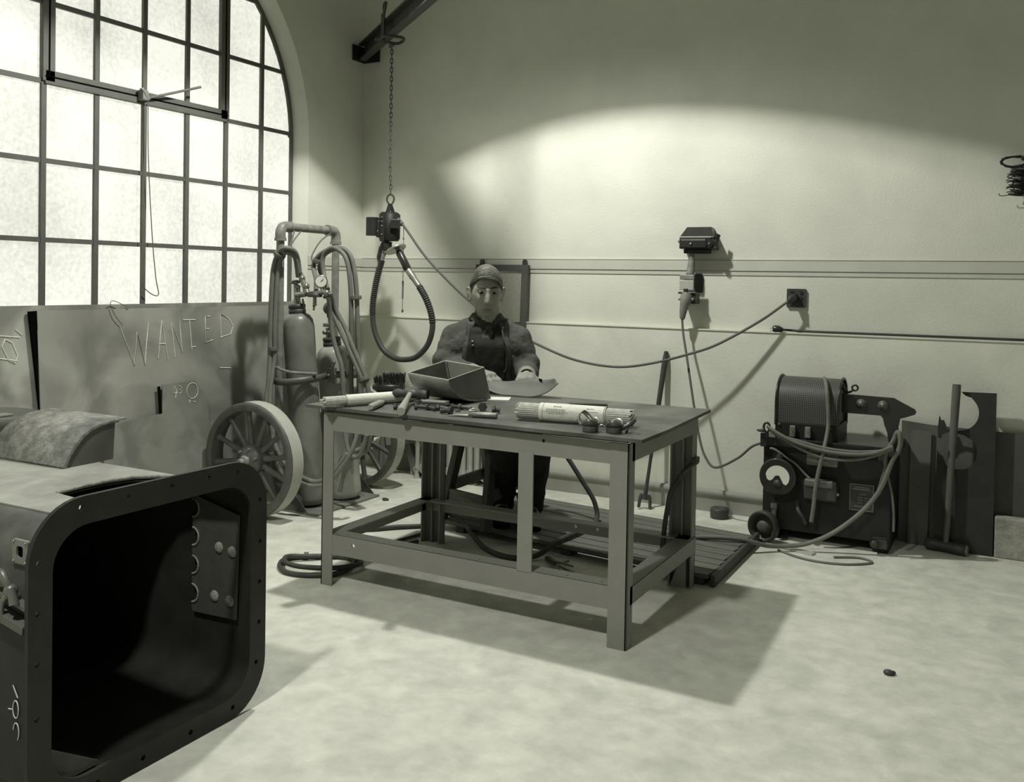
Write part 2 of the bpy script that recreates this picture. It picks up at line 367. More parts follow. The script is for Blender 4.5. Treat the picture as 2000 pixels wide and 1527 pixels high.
# window latch pole and cord
lp = thing('latch_pole', (WX+0.04, -1.70, 2.09), 'thin wooden stick tied to window latch at an angle', 'pole')
MB().cyl((-0.045, -1.705, 2.085), (0.0, -1.388, 2.200), 0.0065, n=8).build('stick', 'wood', lp)
b = MB(); b.box(WX+0.02, WX+0.06, -1.735, -1.70, 2.075, 2.125); b.beam((-0.03, -1.74, 2.13), (-0.03, -1.695, 2.08), 0.02, 0.014); b.build('latch', 'pipe', lp, bevel=0.003)
b = MB()
for k in range(3): b.tube([(-0.043+0.012*math.cos(t), -1.70+0.008*k-0.01, 2.09+0.013*math.sin(t)) for t in [2*PI*i/10 for i in range(10)]], 0.003, 5, closed=True)
b.build('lashing', 'cord', lp)
b = MB(); b.tube(spline([(-0.04, -1.708, 2.085), (-0.04, -1.709, 1.8), (-0.04, -1.712, 1.45), (-0.04, -1.722, 1.30), (-0.04, -1.722, 1.18), (-0.04, -1.675, 1.125), (-0.04, -1.615, 1.110), (-0.04, -1.632, 1.20), (-0.04, -1.658, 1.42), (-0.04, -1.685, 1.8), (-0.04, -1.690, 2.085)], 6), 0.0026, 6)
tag(b.build('window_cord', 'cord'), 'thin looped pull cord hanging down the window panes', 'cord')

# ------------------------------------------------------------------ steel plates leaning under the window
def lean(y, z, x0=0.09, x1=0.05, H=1.07): return Vector((x0+(x1-x0)*z/H, y, z))
def leanplate(name, poly, x0, x1, t, m, label, H=1.07):
    th = thing(name, (x0, sum(p[0] for p in poly)/len(poly), 0), label, 'steel plate')
    up = Vector((x1-x0, 0, H)).normalized()
    me = flat(name, poly, [], t); place(me, (x0, 0, 0), (0, 1, 0), up)
    put('sheet', me, m, th, bevel=0.0015); return th
pA = leanplate('steel_plate', [(-3.4, 0), (-0.60, 0), (-0.60, 1.07), (-3.4, 1.070)], 0.060, 0.040, 0.006, 'plate_tan', 'tall rust-tan steel plate behind the chalked WANTED plate', 1.07)
pB = leanplate('steel_plate', [(-2.335, 0), (-0.72, 0), (-0.72, 1.052), (-2.352, 1.050)], 0.115, 0.056, 0.006, 'plate', 'large grey steel plate chalked WANTED under the window', 1.06)
pC = leanplate('steel_plate', [(-2.05, 0), (-1.30, 0), (-1.30, 0.36), (-1.405, 0.37), (-1.42, 0.58), (-1.50, 0.676), (-1.705, 0.672), (-1.712, 0.532), (-1.93, 0.520), (-2.05, 0.49)], 0.135, 0.098, 0.005, 'plate_mid', 'low stepped steel offcut leaning against WANTED plate', 0.67)
MB().beam((0.106, -1.722, 0.53), (0.099, -1.728, 0.665), 0.004, 0.016, up=(0, 1, 0)).build('slot', 'hole', pC)
# dark wedge added as the shadow in the gap beside the WANTED plate
b = MB(); b.add([(0.062, -2.39, 1.045), (0.062, -2.352, 1.047), (0.074, -2.336, 0.62), (0.074, -2.341, 0.62), (0.052, -2.39, 1.045), (0.052, -2.352, 1.047), (0.058, -2.336, 0.62), (0.058, -2.341, 0.62)],
                [(0, 1, 2, 3), (7, 6, 5, 4), (0, 4, 5, 1), (1, 5, 6, 2), (2, 6, 7, 3), (3, 7, 4, 0)])
tag(b.build('packing_strip', 'hole'), 'thin dark wedge for the shadow between tan and grey plates', 'strip')
def onB(y, z): return Vector((0.115-0.059*z/1.06+0.0042, y, z))
def onA(y, z): return Vector((0.060-0.020*z/1.07+0.0042, y, z))
def onC(y, z): return Vector((0.135-0.037*z/0.67+0.004, y, z))
W_ = [[(-1.93, 0.965), (-1.853, 0.775), (-1.832, 0.935), (-1.792, 0.775), (-1.765, 0.985)],
      [(-1.712, 0.800), (-1.683, 0.985), (-1.652, 0.790)], [(-1.705, 0.872), (-1.665, 0.871)],
      [(-1.606, 0.800), (-1.622, 0.975), (-1.560, 0.820), (-1.572, 0.985)],
      [(-1.548, 0.985), (-1.468, 0.984)], [(-1.508, 0.982), (-1.497, 0.835)],
      [(-1.367, 1.00), (-1.400, 0.998), (-1.405, 0.862), (-1.352, 0.875)], [(-1.398, 0.935), (-1.376, 0.934)],
      [(-1.292, 0.885), (-1.294, 1.010), (-1.235, 0.985), (-1.205, 0.945), (-1.225, 0.900), (-1.300, 0.885)],
      [(-1.50, 0.845), (-1.47, 0.846)], [(-1.31, 0.725), (-1.23, 0.718)]]
for grp in ((0,), (1, 2), (3,), (4, 5), (6, 7), (8,), (9,), (10,)): chalk('chalk_letter', [[onB(y, z) for y, z in W_[q]] for q in grp], pB)
chalk('chalk_writing', [[onA(y, z) for y, z in s_] for s_ in [[(-2.60, 0.955), (-2.42, 0.935)], [(-2.44, 0.97), (-2.41, 0.945)],
      [(-2.56, 0.86), (-2.43, 0.835)], [(-2.50, 0.90), (-2.485, 0.93), (-2.455, 0.915), (-2.43, 0.86), (-2.44, 0.825), (-2.47, 0.84), (-2.50, 0.90)]]], pA)
chalk('chalk_writing', [[onC(y, z) for y, z in s_] for s_ in [[(-1.630, 0.66), (-1.645, 0.622), (-1.615, 0.626)], [(-1.620, 0.645), (-1.630, 0.598)],
      [(-1.603, 0.658), (-1.588, 0.650), (-1.60, 0.638), (-1.588, 0.625), (-1.603, 0.618)],
      [(-1.52+0.037*math.cos(t), 0.625+0.040*math.sin(t)) for t in [2*PI*i/18 for i in range(19)]], [(-1.545, 0.573), (-1.535, 0.581), (-1.54, 0.565)], [(-1.515, 0.57), (-1.50, 0.566)]]], pC, 0.002)
b = MB(); b.tube(spline([(0.075, -1.92, 0.97), (0.075, -1.965, 1.02), (0.068, -1.985, 1.075), (0.062, -1.955, 1.085), (0.066, -1.88, 1.052)], 5), 0.0018, 5)
tag(b.build('wire_hook', 'steelmid'), 'thin bent wire hooked over the top of WANTED plate', 'wire')

# ------------------------------------------------------------------ jib beam, chain and hanging grinder
bd = Vector((1.0, -0.80, 0)).normalized(); bn = Vector((0.80, 1.0, 0)).normalized()
jb = thing('jib_beam', (0, 0, 2.68), 'steel channel jib beam bolted into the wall corner', 'beam')
o_ = Vector((0.02, -0.016, 2.68))
b = MB()
b.beam(o_+Vector((0, 0, 0.0)), o_+bd*1.82, 0.012, 0.105); 
for dz in (0.050, -0.050): b.beam(o_+Vector((0, 0, dz))-bn*0.022, o_+bd*1.82+Vector((0, 0, dz))-bn*0.022, 0.05, 0.012)
b.build('channel', 'iron', jb, bevel=0.002)
b = MB(); b.box(0.002, 0.012, -0.13, 0, 2.615, 2.715); b.box(0, 0.13, -0.012, -0.002, 2.615, 2.715); b.build('corner_bracket', 'black', jb, bevel=0.002)
for p in ((0.012, -0.09, 2.69), (0.012, -0.045, 2.66)): MB().cyl(p, (p[0]+0.014, p[1], p[2]), 0.011, n=6).build('bolt', 'black', jb)
for p in ((0.06, -0.012, 2.69), (0.10, -0.012, 2.66)): MB().cyl(p, (p[0], p[1]-0.014, p[2]), 0.011, n=6).build('bolt', 'black', jb)
MB().cyl(o_+bd*1.78, o_+bd*1.78+Vector((0, 0, 1.92)), 0.010, n=8).build('hanger_rod', 'iron', jb)
CH = o_+bd*0.64        # where the chain hangs
tr = thing('beam_trolley', (CH.x, CH.y, 2.60), 'iron shackle and clamp hung on the jib beam', 'trolley')
b = MB(); b.tube(spline([CH+Vector((0, 0, 0.085))-bn*0.05-bd*0.0, CH+Vector((0, 0, 0.14))-bn*0.045-bd*0.022, CH+Vector((0, 0, 0.150))-bn*0.045, CH+Vector((0, 0, 0.14))-bn*0.045+bd*0.022, CH+Vector((0, 0, 0.085))-bn*0.05+bd*0.002], 6), 0.008, 8); b.build('shackle', 'iron', tr)
b = MB()
for sg in (-0.016, 0.016): b.beam(CH-bn*0.055+bd*sg+Vector((0, 0, 0.09)), CH-bn*0.055+bd*sg+Vector((0, 0, -0.09)), 0.010, 0.012)
b.beam(CH-bn*0.055-bd*0.03+Vector((0, 0, 0.08)), CH-bn*0.055+bd*0.03+Vector((0, 0, 0.08)), 0.010, 0.010); b.build('strap', 'iron', tr)
b = MB(); b.tube(spline([CH-bn*0.075-bd*0.07+Vector((0, 0, -0.05)), CH-bn*0.07+Vector((0, 0, -0.066)), CH-bn*0.06+bd*0.07+Vector((0, 0, -0.06)), CH+bn*0.05+bd*0.07+Vector((0, 0, -0.062)), CH+bn*0.05-bd*0.07+Vector((0, 0, -0.062))], 5, closed=True), 0.009, 8); b.build('clamp_ring', 'iron', tr)
MB().cyl(CH-bd*0.035+Vector((0, 0, -0.092)), CH+bd*0.035+Vector((0, 0, -0.092)), 0.011, n=8).build('pin', 'iron', tr)
hc = thing('hoist_chain', (CH.x, CH.y, 1.70), 'long iron link chain hanging from the jib beam', 'chain')
lk = None; z = CH.z-0.105; i = 0
link_path = []
for t in range(16):
    a = 2*PI*t/16; link_path.append((0.0072*math.cos(a), 0, 0.0135*math.sin(a) + (0.004 if math.sin(a) > 0 else -0.004)))
while z > 1.715:
    rz = (0.6 if i % 2 else 0.6+PI/2); kx = 0.006*math.sin(max(0, (1.86-z))*14) if z < 1.86 else 0
    if lk is None:
        lk = MB().tube(link_path, 0.0029, 6, closed=True).build('chain_link', 'iron', None)
        lk.parent = hc; lk.matrix_parent_inverse = Matrix.Translation(-hc.location); lk.location = (CH.x, CH.y, z); lk.rotation_euler = (0, 0, rz)
    else: share('chain_link', lk, hc, (CH.x+kx, CH.y, z), (0, 0, rz))
    z -= 0.0265; i += 1
# grinder motor with flexible shaft (local x along view-facing direction)
gm = thing('hanging_grinder', (CH.x, CH.y, 1.40), 'dark electric grinder motor hanging on chain with ribbed flexible shaft', 'grinder')
GX = Vector((0.866, 0.5, 0)).normalized(); GY = Vector((-0.5, 0.866, 0)); gz = Vector((0, 0, 1))
def gp(a, d, z): return Vector((CH.x, CH.y, 0))+GX*a+GY*d+gz*z
b = MB(); b.tube(spline([gp(0.0, 0, 1.650), gp(-0.016, 0, 1.675), gp(-0.008, 0, 1.705), gp(0.014, 0, 1.708), gp(0.026, 0, 1.685), gp(0.016, 0, 1.655)], 5), 0.0055, 8); b.build('lifting_ring', 'iron', gm)
b = MB(); b.beam(gp(0.004, 0, 1.655), gp(-0.035, -0.01, 1.52), 0.008, 0.024); b.beam(gp(0.004, 0.0, 1.655), gp(0.028, 0.02, 1.58), 0.008, 0.02); b.beam(gp(-0.032, -0.06, 1.60), gp(-0.036, -0.062, 1.43), 0.026, 0.008, up=(GY)); b.build('hanger', 'black', gm)
MB().tube([gp(0.002, 0.0, 1.435), gp(0.002, 0, 1.45), gp(0.002, 0, 1.592), gp(0.002, 0, 1.605)], [0.052, 0.062, 0.062, 0.045], 20).build('motor_body', 'black', gm)
MB().tube([gp(-0.098, -0.01, 1.465), gp(-0.098, -0.01, 1.572)], 0.038, 16).build('capacitor', 'black', gm, bevel=0.004)
MB().box(-0.075, -0.02, -0.03, 0.03, -0.05, 0.05, Matrix.Translation(gp(0, 0, 1.505)) @ Matrix.Rotation(PI/6, 4, 'Z')).build('motor_bracket', 'blackgloss', gm, bevel=0.006)
MB().box(0.015, 0.07, -0.085, -0.03, -0.01, 0.045, Matrix.Translation(gp(0, 0, 1.515)) @ Matrix.Rotation(PI/6, 4, 'Z')).build('switch_box', 'blackgloss', gm, bevel=0.004)
b = MB()
for q in ((-0.036, 1.57), (-0.036, 1.545), (-0.037, 1.47), (-0.06, 1.49), (0.045, 1.545), (-0.036, 1.52)): b.ball(gp(q[0], -0.07, q[1]), 0.0045, 8, 6)
b.build('screw_heads', 'steel', gm)
MB().tube([gp(-0.010, -0.005, 1.435), gp(-0.018, -0.005, 1.40), gp(-0.022, -0.005, 1.375)], [0.03, 0.036, 0.030], 16).build('gear_neck', 'black', gm)
MB().tube([gp(-0.044, -0.005, 1.40), gp(-0.056, -0.005, 1.34), gp(-0.052, -0.005, 1.285)], [0.014, 0.016, 0.008], 10).build('clutch_lever', 'blackgloss', gm)
MB().tube([gp(-0.026, -0.005, 1.375), gp(-0.036, -0.005, 1.34), gp(-0.042, -0.005, 1.315)], [0.018, 0.014, 0.014], 12).build('coupling', 'steel', gm)
b = MB(); b.tube([gp(-0.041, -0.005, 1.320), gp(-0.052, -0.005, 1.270)], [0.020, 0.017], 12); b.build('clamp_collar', 'blackgloss', gm)
def PY(x, y_, z): return Vector((x, y_, z))
loop = spline([(0.474, -0.445, 1.275), (0.440, -0.438, 1.16), (0.421, -0.435, 1.03), (0.437, -0.435, 0.905), (0.495, -0.435, 0.80), (0.572, -0.435, 0.752), (0.645, -0.435, 0.741), (0.735, -0.435, 0.760), (0.812, -0.435, 0.830), (0.846, -0.435, 0.925), (0.838, -0.435, 1.01), (0.800, -0.435, 1.10), (0.748, -0.435, 1.175)], 10)
hs = MB().tube(loop, 0.0165, 12).build('flexible_shaft', 'hosedark', gm)
n_ = len(loop)
for seg in (list(range(0, 24)), list(range(n_-26, n_))):
    b = MB(); path = [loop[i] for i in seg]; L_ = sum((path[k+1]-path[k]).length for k in range(len(path)-1)); cnt = int(L_/0.0125)
    for k in range(cnt):
        s_ = k*L_/cnt; j = 0
        while j < len(path)-2 and s_ > (path[j+1]-path[j]).length: s_ -= (path[j+1]-path[j]).length; j += 1
        d = (path[j+1]-path[j]).normalized(); c = path[j]+d*s_; b.tube([c-d*0.004, c-d*0.0025, c+d*0.0025, c+d*0.004], [0.0165, 0.0205, 0.0205, 0.0165], 10)
    b.build('ribbed_guard', 'hosedark', gm)
h0, h1, h2 = Vector((0.748, -0.435, 1.175)), Vector((0.672, -0.435, 1.265)), Vector((0.603, -0.435, 1.375))
MB().tube([h0, h0.lerp(h1, 0.45), h0.lerp(h1, 0.55), h1], [0.017, 0.018, 0.021, 0.019], 12).build('coupling', 'steel', gm)
MB().tube([h1, h1.lerp(h2, 0.05), h1.lerp(h2, 0.9), h2], [0.018, 0.0225, 0.0225, 0.016], 12).build('hand_grip', 'blackgloss', gm)
b = MB(); b.tube([h2-Vector((0, 0, 0.005)), h2+Vector((-0.004, 0, 0.012))], [0.016, 0.012], 10)
b.lathe([(0.062, -0.005), (0.064, 0), (0.062, 0.005)], h2+Vector((-0.016, -0.005, 0.010)), Vector((-0.42, 0.0, 0.80)), 24); b.build('grinding_disc', 'steel', gm)
# pull string with small weights
b = MB(); b.cyl((0.612, -0.40, 1.52), (0.612, -0.40, 1.02), 0.0018, n=6); b.ball((0.612, -0.40, 1.45), 0.006); b.cyl((0.612, -0.40, 1.20), (0.612, -0.40, 1.095), 0.005, n=8); b.ball((0.612, -0.40, 1.025), (0.007, 0.007, 0.011))
tag(b.build('pull_string', 'cord'), 'thin hanging pull string with small weights behind grinder', 'string')
# feed cable from grinder to wall socket
cab = spline([gp(0.05, -0.02, 1.555), (0.60, -0.42, 1.552), (0.665, -0.415, 1.475), (0.765, -0.40, 1.348), (0.91, -0.38, 1.208), (1.057, -0.36, 1.087), (1.26, -0.33, 0.950), (1.45, -0.32, 0.869), (1.676, -0.30, 0.790), (1.908, -0.28, 0.762), (2.098, -0.25, 0.788), (2.30, -0.20, 0.848), (2.438, -0.165, 0.904), (2.634, -0.115, 1.026), (2.754, -0.085, 1.120), (2.786, -0.065, 1.140)], 8)
fc = thing('feed_cable', (1.9, -0.28, 0.76), 'long drooping cable from hanging grinder to wall socket plate', 'cable')
MB().tube(cab, 0.0072, 8).build('cable', 'cord', fc)
MB().tube([gp(0.02, -0.02, 1.578), gp(0.05, -0.02, 1.562), (0.615, -0.42, 1.532)], [0.010, 0.016, 0.013], 10).build('strain_relief', 'steelmid', fc)
MB().tube([(2.772, -0.085, 1.128), (2.784, -0.055, 1.146), (2.786, -0.035, 1.150), (2.786, -0.022, 1.150)], [0.010, 0.020, 0.022, 0.022], 14).build('plug', 'blackgloss', fc)

# ------------------------------------------------------------------ wall fittings
fb = thing('fuse_switch_box', (2.28, 0, 1.40), 'black ironclad fuse box mounted high on the back wall', 'switch box')
b = MB()
prof = [(-0.0, 1.395), (-0.0, 1.515), (-0.055, 1.518), (-0.105, 1.462), (-0.105, 1.400)]
x0, x1 = 2.195, 2.385
rows = []
for x, sx in ((x0, 1), (x1, 1)):
    rows.append([Vector((x + (0.025 if (p[1] > 1.5 and x == x0) else (-0.03 if p[1] > 1.5 else 0)), p[0], p[1])) for p in prof])
n5 = len(prof); b.add(rows[0]+rows[1], [tuple(range(n5)), tuple(range(2*n5-1, n5-1, -1))]+[(i, n5+i, n5+(i+1) % n5, (i+1) % n5) for i in range(n5)])
b.build('case', 'blackgloss', fb, bevel=0.004)
MB().box(2.200, 2.345, -0.113, -0.103, 1.405, 1.452).build('front_cover', 'black', fb, bevel=0.003)
MB().box(2.198, 2.372, -0.112, -0.100, 1.455, 1.462).build('cover_lip', 'steelmid', fb, bevel=0.001)
MB().box(2.210, 2.340, -0.1145, -0.1125, 1.443, 1.448).build('cover_strip', 'steel', fb)
MB().ball((2.262, -0.115, 1.425), 0.007).build('cover_button', 'steel', fb)
b = MB(); b.cyl((2.345, -0.11, 1.435), (2.395, -0.09, 1.43), 0.018, n=12); b.ball((2.365, -0.118, 1.42), (0.014, 0.012, 0.016)); b.beam((2.385, -0.09, 1.43), (2.398, -0.075, 1.475), 0.02, 0.02); b.build('switch_handle', 'blackgloss', fb)
MB().ball((2.190, -0.08, 1.440), 0.010).build('side_knob', 'steelmid', fb)
MB().box(2.215, 2.345, -0.09, -0.01, 1.375, 1.398).build('terminal_cover', 'black', fb, bevel=0.004)
b = MB(); b.tube([(2.252, -0.06, 1.385), (2.252, -0.06, 1.32)], 0.016, 12); b.tube([(2.252, -0.06, 1.335), (2.250, -0.065, 1.29), (2.248, -0.07, 1.262)], [0.018, 0.022, 0.022], 12); b.build('conduit', 'pipe', fb)
ro = thing('cable_receptacle', (2.25, 0, 1.16), 'ironclad plug receptacle with pale cover below fuse box', 'receptacle')
b = MB(); b.prism([(2.195, 1.165), (2.300, 1.165), (2.305, 1.24), (2.290, 1.268), (2.205, 1.268), (2.192, 1.24)], -0.085, (0, -0.01, 0), (1, 0, 0), (0, 0, 1)); b.build('case', 'iron', ro, bevel=0.006)
MB().box(2.200, 2.278, -0.104, -0.092, 1.178, 1.232, Matrix()).build('cover_plate', 'rim', ro, bevel=0.003)
b = MB(); b.box(2.199, 2.280, -0.100, -0.090, 1.234, 1.262); b.build('hinge_plate', 'pipe', ro, bevel=0.006)
b = MB(); b.box(2.194, 2.290, -0.105, -0.075, 1.158, 1.170); b.box(2.226, 2.248, -0.112, -0.10, 1.150, 1.188); b.build('latch', 'blackgloss', ro, bevel=0.003)
for x in (2.203, 2.275): MB().ball((x, -0.104, 1.130), 0.008).build('bolt', 'steel', ro)
MB().box(2.205, 2.290, -0.095, -0.02, 1.105, 1.160).build('socket_neck', 'iron', ro, bevel=0.006)
pg = thing('welder_supply_lead', (2.22, -0.1, 1.05), 'grey lead with tapered plug hanging from receptacle to welder', 'cable')
MB().tube([(2.241, -0.095, 1.165), (2.240, -0.098, 1.14), (2.232, -0.102, 1.10), (2.226, -0.105, 1.07), (2.222, -0.107, 1.03), (2.221, -0.107, 1.024)], [0.026, 0.034, 0.026, 0.021, 0.015, 0.013], 14).build('plug', 'pipe', pg)
MB().tube(spline([(2.221, -0.107, 1.03), (2.232, -0.12, 0.951), (2.266, -0.15, 0.818), (2.323, -0.20, 0.583), (2.363, -0.22, 0.415), (2.406, -0.25, 0.324), (2.466, -0.27, 0.281), (2.583, -0.30, 0.345), (2.66, -0.305, 0.415), (2.737, -0.305, 0.445)], 8), 0.0066, 8).build('cable', 'cord', pg)
so = thing('wall_socket', (2.795, 0, 1.145), 'dark square socket plate on the back wall', 'socket')
me = flat('plate', rrect(2.747, 2.843, 1.100, 1.196, 0.004, 2), [], 0.012); place(me, (0, -0.008, 0), (1, 0, 0), (0, 0, 1)); put('plate', me, 'iron', so, bevel=0.002)
for x, z in ((2.772, 1.178), (2.820, 1.178), (2.818, 1.148), (2.772, 1.118), (2.818, 1.118)):
    MB().cyl((x, -0.013, z), (x, -0.019, z), 0.009, n=14).build('socket_cap', 'blackgloss', so)
lc = thing('ledge_cable', (3.2, -0.02, 0.98), 'dark cable with plug lying along the wall ledge', 'cable')
MB().tube([(2.685, -0.03, 0.985), (2.695, -0.03, 0.986), (2.715, -0.03, 0.986), (2.735, -0.03, 0.984)], [0.016, 0.020, 0.018, 0.009], 12).build('plug', 'blackgloss', lc)
b = MB()
for dz in (-0.006, 0.007): b.cyl((2.687, -0.03, 0.985+dz), (2.668, -0.03, 0.984+dz), 0.003, n=6)
b.build('plug_pins', 'brass', lc)
MB().tube(spline([(2.73, -0.03, 0.984), (2.85, -0.024, 0.980), (3.1, -0.022, 0.9795), (3.6, -0.022, 0.9795), (4.6, -0.022, 0.9795)], 6), 0.0062, 8).build('cable', 'hosedark', lc)
# framed gauze screen behind the worker
sf = thing('framed_screen', (1.07, -0.03, 0.95), 'grey framed screen hung on wall behind the seated man', 'screen')
fo = flat('frame', [(0.898, 0.93), (1.247, 0.93), (1.254, 1.308), (0.898, 1.308)], [[(0.935, 0.97), (1.205, 0.97), (1.212, 1.274), (0.935, 1.274)]], 0.026)
place(fo, (0, -0.030, 0), (1, 0, 0), (0, 0, 1)); put('frame', fo, 'plate_back', sf, bevel=0.003)
MB().box(0.93, 1.21, -0.030, -0.024, 0.965, 1.278).build('gauze', 'screen', sf)
for x in (0.930, 1.222):
    MB().prism([(x-0.015, 1.300), (x+0.015, 1.300), (x+0.015, 1.33), (x+0.006, 1.342), (x-0.006, 1.342), (x-0.015, 1.33)], 0.008, (0, -0.016, 0), (1, 0, 0), (0, 0, 1)).build('hanging_lug', 'iron', sf)
# wire bundle at the right edge
wb = thing('wire_bundle', (3.79, -0.04, 1.70), 'black coils of wire hanging on wall at right edge', 'wire')
b = MB()
for k in range(4): b.tube([(3.765+0.052*math.cos(t)+random.uniform(-.004, .004), -0.035-0.006*k, 1.800+0.024*math.sin(t)+random.uniform(-.003, .003)) for t in [2*PI*i/22 for i in range(22)]], 0.0045, 6, closed=True)
b.build('wire_ring', 'black', wb)
b = MB()
for k in range(26):
    zc = 1.77-0.12*(k/26); w = random.uniform(0.03, 0.07)
    b.tube(spline([(3.735+random.uniform(0, .03), -0.05, zc+random.uniform(-.01, .01)), (3.78, -0.05-random.uniform(0, .03), zc+random.uniform(-.012, .012)), (3.83+w*0.3, -0.04, zc+random.uniform(-.015, .015)), (3.80, -0.02, zc-0.01), (3.745+random.uniform(0, .03), -0.04, zc-random.uniform(0, .02))], 4), 0.0025, 5)
b.tube(spline([(3.77, -0.05, 1.652), (3.735, -0.05, 1.645), (3.712, -0.05, 1.645), (3.708, -0.05, 1.655)], 4), 0.002, 5)
b.build('loose_wires', 'black', wb)
MB().cyl((3.80, -0.09, 1.815), (3.80, 0.0, 1.815), 0.006, n=8).build('hook', 'iron', wb)

# ------------------------------------------------------------------ gas cylinder cart
ct = thing('cylinder_cart', (0.43, -1.0, 0), 'two wheeled welding gas cart with pipe handle by the plates', 'cart')
PX, PY0, PY1, PZ = 0.42, -1.233, -0.785, 1.475
MB().tube([(PX+0.02, PY0, 0.05), (PX, PY0, 0.7), (PX, PY0, PZ-0.05)], 0.021, 12).build('post', 'pipe', ct)
MB().tube([(PX+0.02, PY1, 0.05), (PX, PY1, 0.7), (PX, PY1, PZ-0.05)], 0.021, 12).build('post', 'pipe', ct)
MB().tube([(PX, PY0+0.045, PZ), (PX, PY1-0.045, PZ)], 0.022, 12).build('handle_bar', 'pipe', ct)
for yy, sg in ((PY0, 1), (PY1, -1)):
    b = MB(); b.tube(spline([(PX, yy, PZ-0.065), (PX, yy, PZ-0.03), (PX, yy+sg*0.012, PZ-0.008), (PX, yy+sg*0.032, PZ), (PX, yy+sg*0.065, PZ)], 4), 0.0275, 12)
    b.cyl((PX, yy, PZ-0.075), (PX, yy, PZ-0.06), 0.032, n=12); b.cyl((PX, yy+sg*0.062, PZ), (PX, yy+sg*0.075, PZ), 0.031, n=12); b.build('pipe_elbow', 'pipe', ct)
def wheel(yc, name):
    w = MB(); cx, cz, R_ = 0.43, 0.292, 0.29
    w.lathe([(R_-0.040, -0.045), (R_-0.012, -0.048), (R_, -0.040), (R_, 0.040), (R_-0.012, 0.048), (R_-0.035, 0.045), (R_-0.04, 0.0), (R_-0.040, -0.045)], (cx, yc, cz), (0, 1, 0), 48)
    o = w.build('wheel_rim', 'wheel', ct)
    w = MB(); w.lathe([(R_+0.0012, -0.036), (R_+0.0012, 0.040)], (cx, yc, cz), (0, 1, 0), 48); w.f = [q for q in w.f if len(q) == 4]; w.sm = w.sm[:len(w.f)]
    w.build('tread', 'rim', o, fix=False)
    for k in range(12):
        a = 2*PI*k/12+0.15; d = Vector((math.cos(a), 0, math.sin(a))); c = Vector((cx, yc, cz))
        MB().tube([c+d*0.05, c+d*0.075, c+d*0.15, c+d*0.235, c+d*0.256], [0.026, 0.016, 0.0135, 0.0145, 0.022], 8).build('spoke', 'wheel', o)
    w = MB(); w.lathe([(0.030, -0.055), (0.074, -0.040), (0.078, -0.030), (0.078, 0.030), (0.03, 0.05)], (cx, yc, cz), (0, 1, 0), 28); hb = w.build('hub', 'wheel', o)
    for k in range(6):
        a = 2*PI*k/6+0.3; p = Vector((cx+0.060*math.cos(a), yc-0.040, cz+0.060*math.sin(a))); MB().cyl(p, p-Vector((0, 0.014, 0)), 0.008, n=6).build('hub_bolt', 'pipe', o)
    w = MB(); w.lathe([(0.030, -0.050), (0.030, -0.072), (0.024, -0.076)], (cx, yc, cz), (0, 1, 0), 6); w.lathe([(0.018, -0.07), (0.018, -0.098), (0.014, -0.102)], (cx, yc, cz), (0, 1, 0), 14); w.build('axle_end', 'pipe', o)
wheel(-1.42, 'a'); wheel(-0.55, 'b')
MB().cyl((0.43, -1.40, 0.292), (0.43, -0.57, 0.292), 0.018, n=12).build('axle', 'iron', ct)
b = MB(); b.box(0.36, 0.70, -1.25, -0.72, 0.0, 0.012); b.build('toe_plate', 'plate_mid', ct, bevel=0.002)
b = MB(); b.add([(0.44, -1.262, 0.10), (0.44, -1.250, 0.012), (0.64, -1.250, 0.012), (0.40, -1.262, 0.27), (0.44, -1.258, 0.10), (0.44, -1.246, 0.012), (0.64, -1.246, 0.012), (0.40, -1.258, 0.27)], [(1, 2, 3), (7, 6, 5), (1, 5, 6, 2), (2, 6, 7, 3), (3, 7, 5, 1)]); b.build('side_gusset', 'wheel', ct)
b = MB(); b.add([(0.44, -0.722, 0.012), (0.66, -0.722, 0.012), (0.40, -0.722, 0.27), (0.44, -0.718, 0.012), (0.66, -0.718, 0.012), (0.40, -0.718, 0.27)], [(0, 1, 2), (5, 4, 3), (0, 3, 4, 1), (1, 4, 5, 2), (2, 5, 3, 0)]); b.build('side_gusset', 'wheel', ct)
# clamp bands round the cylinders
b = MB()
z0 = 0.685
path = spline([(0.40, -1.255, z0+.01), (0.425, -1.275, z0-0.008), (0.50, -1.272, z0-0.012), (0.575, -1.20, z0-0.004), (0.598, -1.11, z0+0.005), (0.600, -1.035, z0+0.012), (0.635, -0.98, z0+0.012), (0.66, -0.91, z0+0.006), (0.62, -0.80, z0+0.004), (0.52, -0.755, z0+0.004), (0.43, -0.755, z0+0.004)], 5)
rows = [[p-Vector((0, 0, 0.018)) for p in path], [p+Vector((0, 0, 0.018)) for p in path]]; b.loft(rows); b.build('clamp_band', 'wheel', ct, solid=0.005)
b = MB(); b.box(0.600, 0.632, -1.062, -1.022, 0.66, 0.735); b.cyl((0.63, -1.045, 0.65), (0.63, -1.045, 0.76), 0.006, n=6); b.ball((0.63, -1.045, 0.765), 0.010); b.cyl((0.612, -1.08, 0.70), (0.645, -1.01, 0.70), 0.008, n=6); b.build('clamp_screw', 'steelmid', ct, bevel=0.003)
b = MB(); b.tube(spline([(0.41, -1.27, 0.715), (0.445, -1.275, 0.745), (0.47, -1.27, 0.735), (0.53, -1.245, 0.722), (0.60, -1.15, 0.712)], 5), 0.008, 8); b.build('brace_rod', 'pipe', ct)

